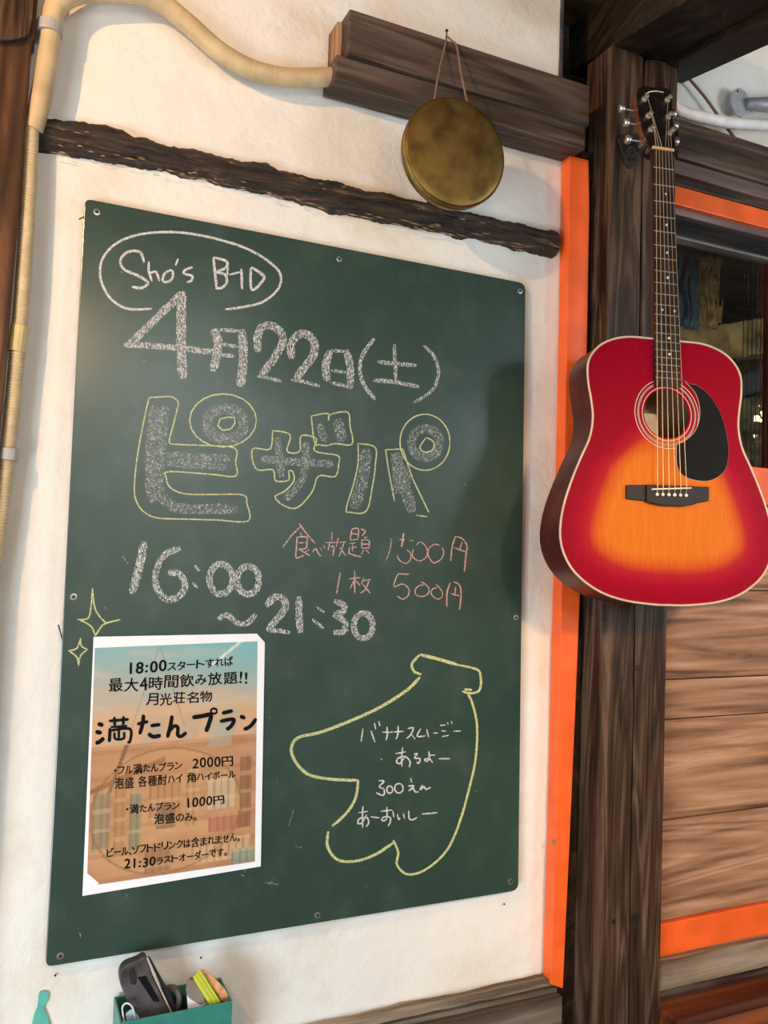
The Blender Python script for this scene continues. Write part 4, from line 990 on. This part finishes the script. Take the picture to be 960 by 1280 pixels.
for (p, b) in tun:
    u, v = loc(*p); mb = MB(); mb.lathe(L(u, v, .0035), GN, [(0,.0062),(.0015,.0058),(.002,.0036),(.010,.0034),(.0105,.0046),(.0125,.0044),(.013,.003)], 14)
    tp = obj('tuning_peg', mb, M_GOLDW, gt, smooth=False); ORG[tp.name] = ORG[gt.name]; posts.append((u, v))
    bu, bv = loc(*b); side = -1 if bu < u else 1
    mb = MB(); mb.tube([L(u+side*.006, bv, -.013), L(bu-side*.003, bv, -.013)], .0018, 8); obj('peg_shaft', mb, M_STEEL, tp)
    mb = MB(); mb.lathe(L(bu, bv, -.013), GU, [(-.0065,.002),(-.006,.0065),(-.002,.0088),(.002,.0088),(.006,.0065),(.0065,.002)], 16); obj('tuner_button', mb, M_STEEL, tp, smooth=True)
    mb = MB(); uu = u+side*.003; mb.hexa([L(uu-.009,bv-.008,-.024),L(uu+.009,bv-.008,-.024),L(uu+.009,bv-.008,-.0142),L(uu-.009,bv-.008,-.0142),L(uu-.009,bv+.008,-.024),L(uu+.009,bv+.008,-.024),L(uu+.009,bv+.008,-.0142),L(uu-.009,bv+.008,-.0142)]); obj('gear_housing', mb, M_STEEL, tp, .001)
order = [2, 1, 0, 3, 4, 5]
for k in range(6):
    un = -.0165+.0066*k; u, v = pins[k]; pu, pv = posts[order[k]]
    r = (.00085, .0008, .0007, .00062, .00055, .0005)[k]
    ms = u+(0-0)*0; mb = MB()
    mb.tube([L(u, v+.002, .0095), L(u, .0005, .0118), L(un, SCL+.002, .0094), L(pu+(.0028 if k < 3 else -.0028), pv, .011)], r, 6); obj('string', mb, M_STR, gt, smooth=False)
# hanger
t = thing('guitar_hanger', P(790, 190, .066), 'dark iron triangular guitar hanger on the post beside the headstock', 'hanger')
mb = MB(); slab(mb, [(772,172),(780,168),(800,167),(806,173),(796,198),(788,211),(783,205)], .0705, .066); obj('plate', mb, M_IRON, t, .001)
for (x, y, r) in ((787,178,6),(794,186,5),(786,190,5),(790,199,3.5)):
    mb = MB(); c = P(x, y, .0707); rr = r/600
    mb.tube([c+Vector((rr*math.cos(a/12*6.283), -.001, rr*math.sin(a/12*6.283))) for a in range(13)], .0013, 6, False); obj('scroll', mb, M_IRON, t)
arm0 = P(789, 178, .0705); yk = L(0, SCL+.004, -.030)
mb = MB(); mb.tube(crom([arm0, arm0*.5+yk*.5+Vector((0,-.004,-.004)), yk], 6), .0034, 8); obj('arm', mb, M_IRON, t, smooth=True)
mb = MB(); mb.tube(crom([L(-.031, SCL+.012, .001), L(-.030, SCL+.004, -.020), L(0, SCL+.002, -.030), L(.030, SCL+.004, -.020), L(.031, SCL+.012, .001)], 6), .0036, 8); obj('yoke', mb, M_IRON, t, smooth=True)

# ------------------------------------------------------------------ green container with its contents
zt = P(143, 1248, .012).z; xa = P(143, 1248, .012).x; xb = P(277, 1238, .012).x
d0, d1 = .006, .082; zf = zt-.11; th = .0032
t = thing('storage_bin', ((xa+xb)/2, -d0, zf), 'open teal plastic bin on the wall below the chalkboard', 'bin')
mb = MB(); mb.box((xa, -d0-th, zf), (xb, -d0, zt)); obj('back_wall', mb, M_TEAL, t, .001)
mb = MB(); mb.box((xa, -d1, zf), (xb, -d1+th, zt-.002)); obj('front_wall', mb, M_TEAL, t, .001)
mb = MB(); mb.box((xa, -d1+th+.0001, zf), (xa+th, -d0-th-.0001, zt-.001)); obj('side_wall', mb, M_TEAL, t, .001)
mb = MB(); mb.box((xb-th, -d1+th+.0001, zf), (xb, -d0-th-.0001, zt-.001)); obj('side_wall', mb, M_TEAL, t, .001)
mb = MB(); mb.box((xa+th, -d1+th, zf), (xb-th, -d0-th, zf+.003)); obj('bottom', mb, M_TEAL, t)
# curved black case, leaning
t = thing('black_case', P(190, 1262, .045), 'scuffed black curved case leaning up out of the teal bin', 'case')
sh = crom([Vector(q) for q in ((183,1197,0),(172,1201,0),(157,1207,0),(150,1217,0),(151,1232,0),(160,1252,0),(174,1277,0),(192,1312,0),(232,1312,0),(222,1284,0),(206,1252,0),(192,1222,0))], 5, True)
mb = MB(); mb.prism([P(p.x, p.y, .058) for p in sh], (0, .020, 0)); obj('shell', mb, M_BLK2, t, .004, segs=3)
mb = MB(); mb.tube([P(x, y, .060) for x, y in ((184,1197),(193,1220),(207,1250),(222,1282),(228,1295))], .0013, 6); tag(obj('light_edge', mb, M_CREAM, t), 'pale worn edge strip')
mb = MB(); slab(mb, [(185,1196),(189,1200),(213,1243),(237,1296),(230,1298),(209,1250)], .056, .046); obj('lid_plate', mb, M_BLK, t, .001)
mb = MB(); slab(mb, [(160,1213),(166,1209),(171,1220),(170,1232),(163,1230)], .0595, .0575); obj('raised_clip', mb, M_BLK, t, .001)
mb = MB(); slab(mb, [(172,1222),(182,1220),(200,1252),(192,1252)], .0590, .0580); obj('slot', mb, M_INK, t)
t = thing('tape_roll', P(206, 1245, .03), 'black ring-shaped roll behind the black case in the teal bin', 'roll')
mb = MB(); c = P(211, 1250, .036); n = 28; R1, R2 = .0215, .0135
for a0 in (0,):
    ax = Vector((-.35, -.85, .35)).normalized()
mb.lathe(c, ax, [(-.010,R2),(-.010,R1),(.010,R1),(.010,R2),(-.010,R2)], n, False); obj('ring', mb, M_BLK2, t, .001)
t = thing('face_mask', P(160, 1272, .06), 'pale blue folded cloth with white elastic loop at the left end of the teal bin', 'cloth')
mb = MB(); slab(mb, [(157,1268),(166,1262),(174,1272),(178,1300),(160,1300)], .066, .060); obj('folded_cloth', mb, M_BLUE, t, .002)
mb = MB(); mb.tube(crom([P(x, y, .068) for x, y in ((157,1290),(154,1270),(153,1259),(158,1254),(165,1258),(168,1270),(169,1290))], 5), .0013, 6); obj('elastic_loop', mb, M_WHITE, t, smooth=True)
# white carton
t = thing('white_carton', P(255, 1260, .04), 'white opened carton with lime and orange flap at the right of the teal bin', 'carton')
mb = MB(); mb.hexa([P(236,1300,.066), P(252,1300,.068), P(278,1296,.045), P(260,1296,.028), P(233,1236,.066), P(252,1260,.068), P(276,1253,.045), P(257,1236,.028)]); obj('body', mb, M_WHITE, t, .001)
mb = MB(); q = [P(x, y, .0685) for x, y in ((234,1243),(235,1233),(239,1226),(246,1227),(252,1238),(256,1250),(252,1256),(243,1252),(237,1248))]; mb.prism(crom(q, 3, True), (0,.012,0)); tag(obj('opening', mb, M_KRAFT, t, .001), 'dark brown open mouth')
mb = MB(); mb.hexa([P(263,1258,.071), P(276,1252,.071), P(276,1252,.066), P(263,1258,.066), P(241,1222,.071), P(250,1212,.071), P(250,1212,.066), P(241,1222,.066)]); tag(obj('flap', mb, M_LIME, t, .0008), 'lime yellow flap')
for k in (1, 2):
    s = k/3; mb = MB(); a = P(241+9*s, 1222-10*s, .0718); b = P(263+13*s, 1258-6*s, .0718); mb.tube([a, b], .0006, 5); obj('flap_line', mb, M_YTAPE, t)
mb = MB(); slab(mb, [(251,1213),(257,1213),(268,1222),(281,1236),(287,1247),(288,1256),(277,1251)], .066, .062); fp = tag(obj('flap', mb, M_PEACH, t, .001), 'orange and red printed flap')
mb = MB(); c = P(268, 1266, .0605)
mb.tube([c+Vector((.0055*math.cos(a/12*6.283), 0, .0045*math.sin(a/12*6.283))) for a in range(13)], .0011, 5, False); mb.tube([c+Vector((-.003,0,0)), c+Vector((.003,0,0))], .001, 5); obj('round_emblem', mb, M_REDINK, t)

# teal paint smear, nail and small holes on the wall
mb = MB(); q = crom([Vector((x, y, 0)) for x, y in ((49,1242),(56,1239),(61,1243),(59,1252),(55,1260),(60,1272),(64,1300),(40,1300),(42,1272),(47,1258))], 4, True)
mb.prism([P(p.x, p.y, .0015) for p in q], (0, .003, 0)); tag(obj('paint_smear', mb, M_TEALP), 'teal paint smear on the white wall at lower left', 'paint')
for x, y in ((69,1219),(305,72),(251,1197),(630,1130)):
    mb = MB(); c = P(x, y, .0005); mb.lathe(c, (0,-1,0), [(0,.0016),(.002,.0014)], 8); o = obj('nail_hole', mb, M_INK); o['kind'] = 'structure'; o.name = 'trim_9'
mb = MB(); mb.tube([P(73,781,.004), P(79,803,.012)], .0012, 6); tag(obj('bent_nail', mb, M_IRON), 'thin bent nail sticking out at the left edge of the chalkboard', 'nail')
mb = MB(); mb.tube([P(99,274,.004), P(105,271,.014)], .0011, 6); tag(obj('bent_nail', mb, M_IRON), 'tiny nail at the top left corner of the chalkboard', 'nail')
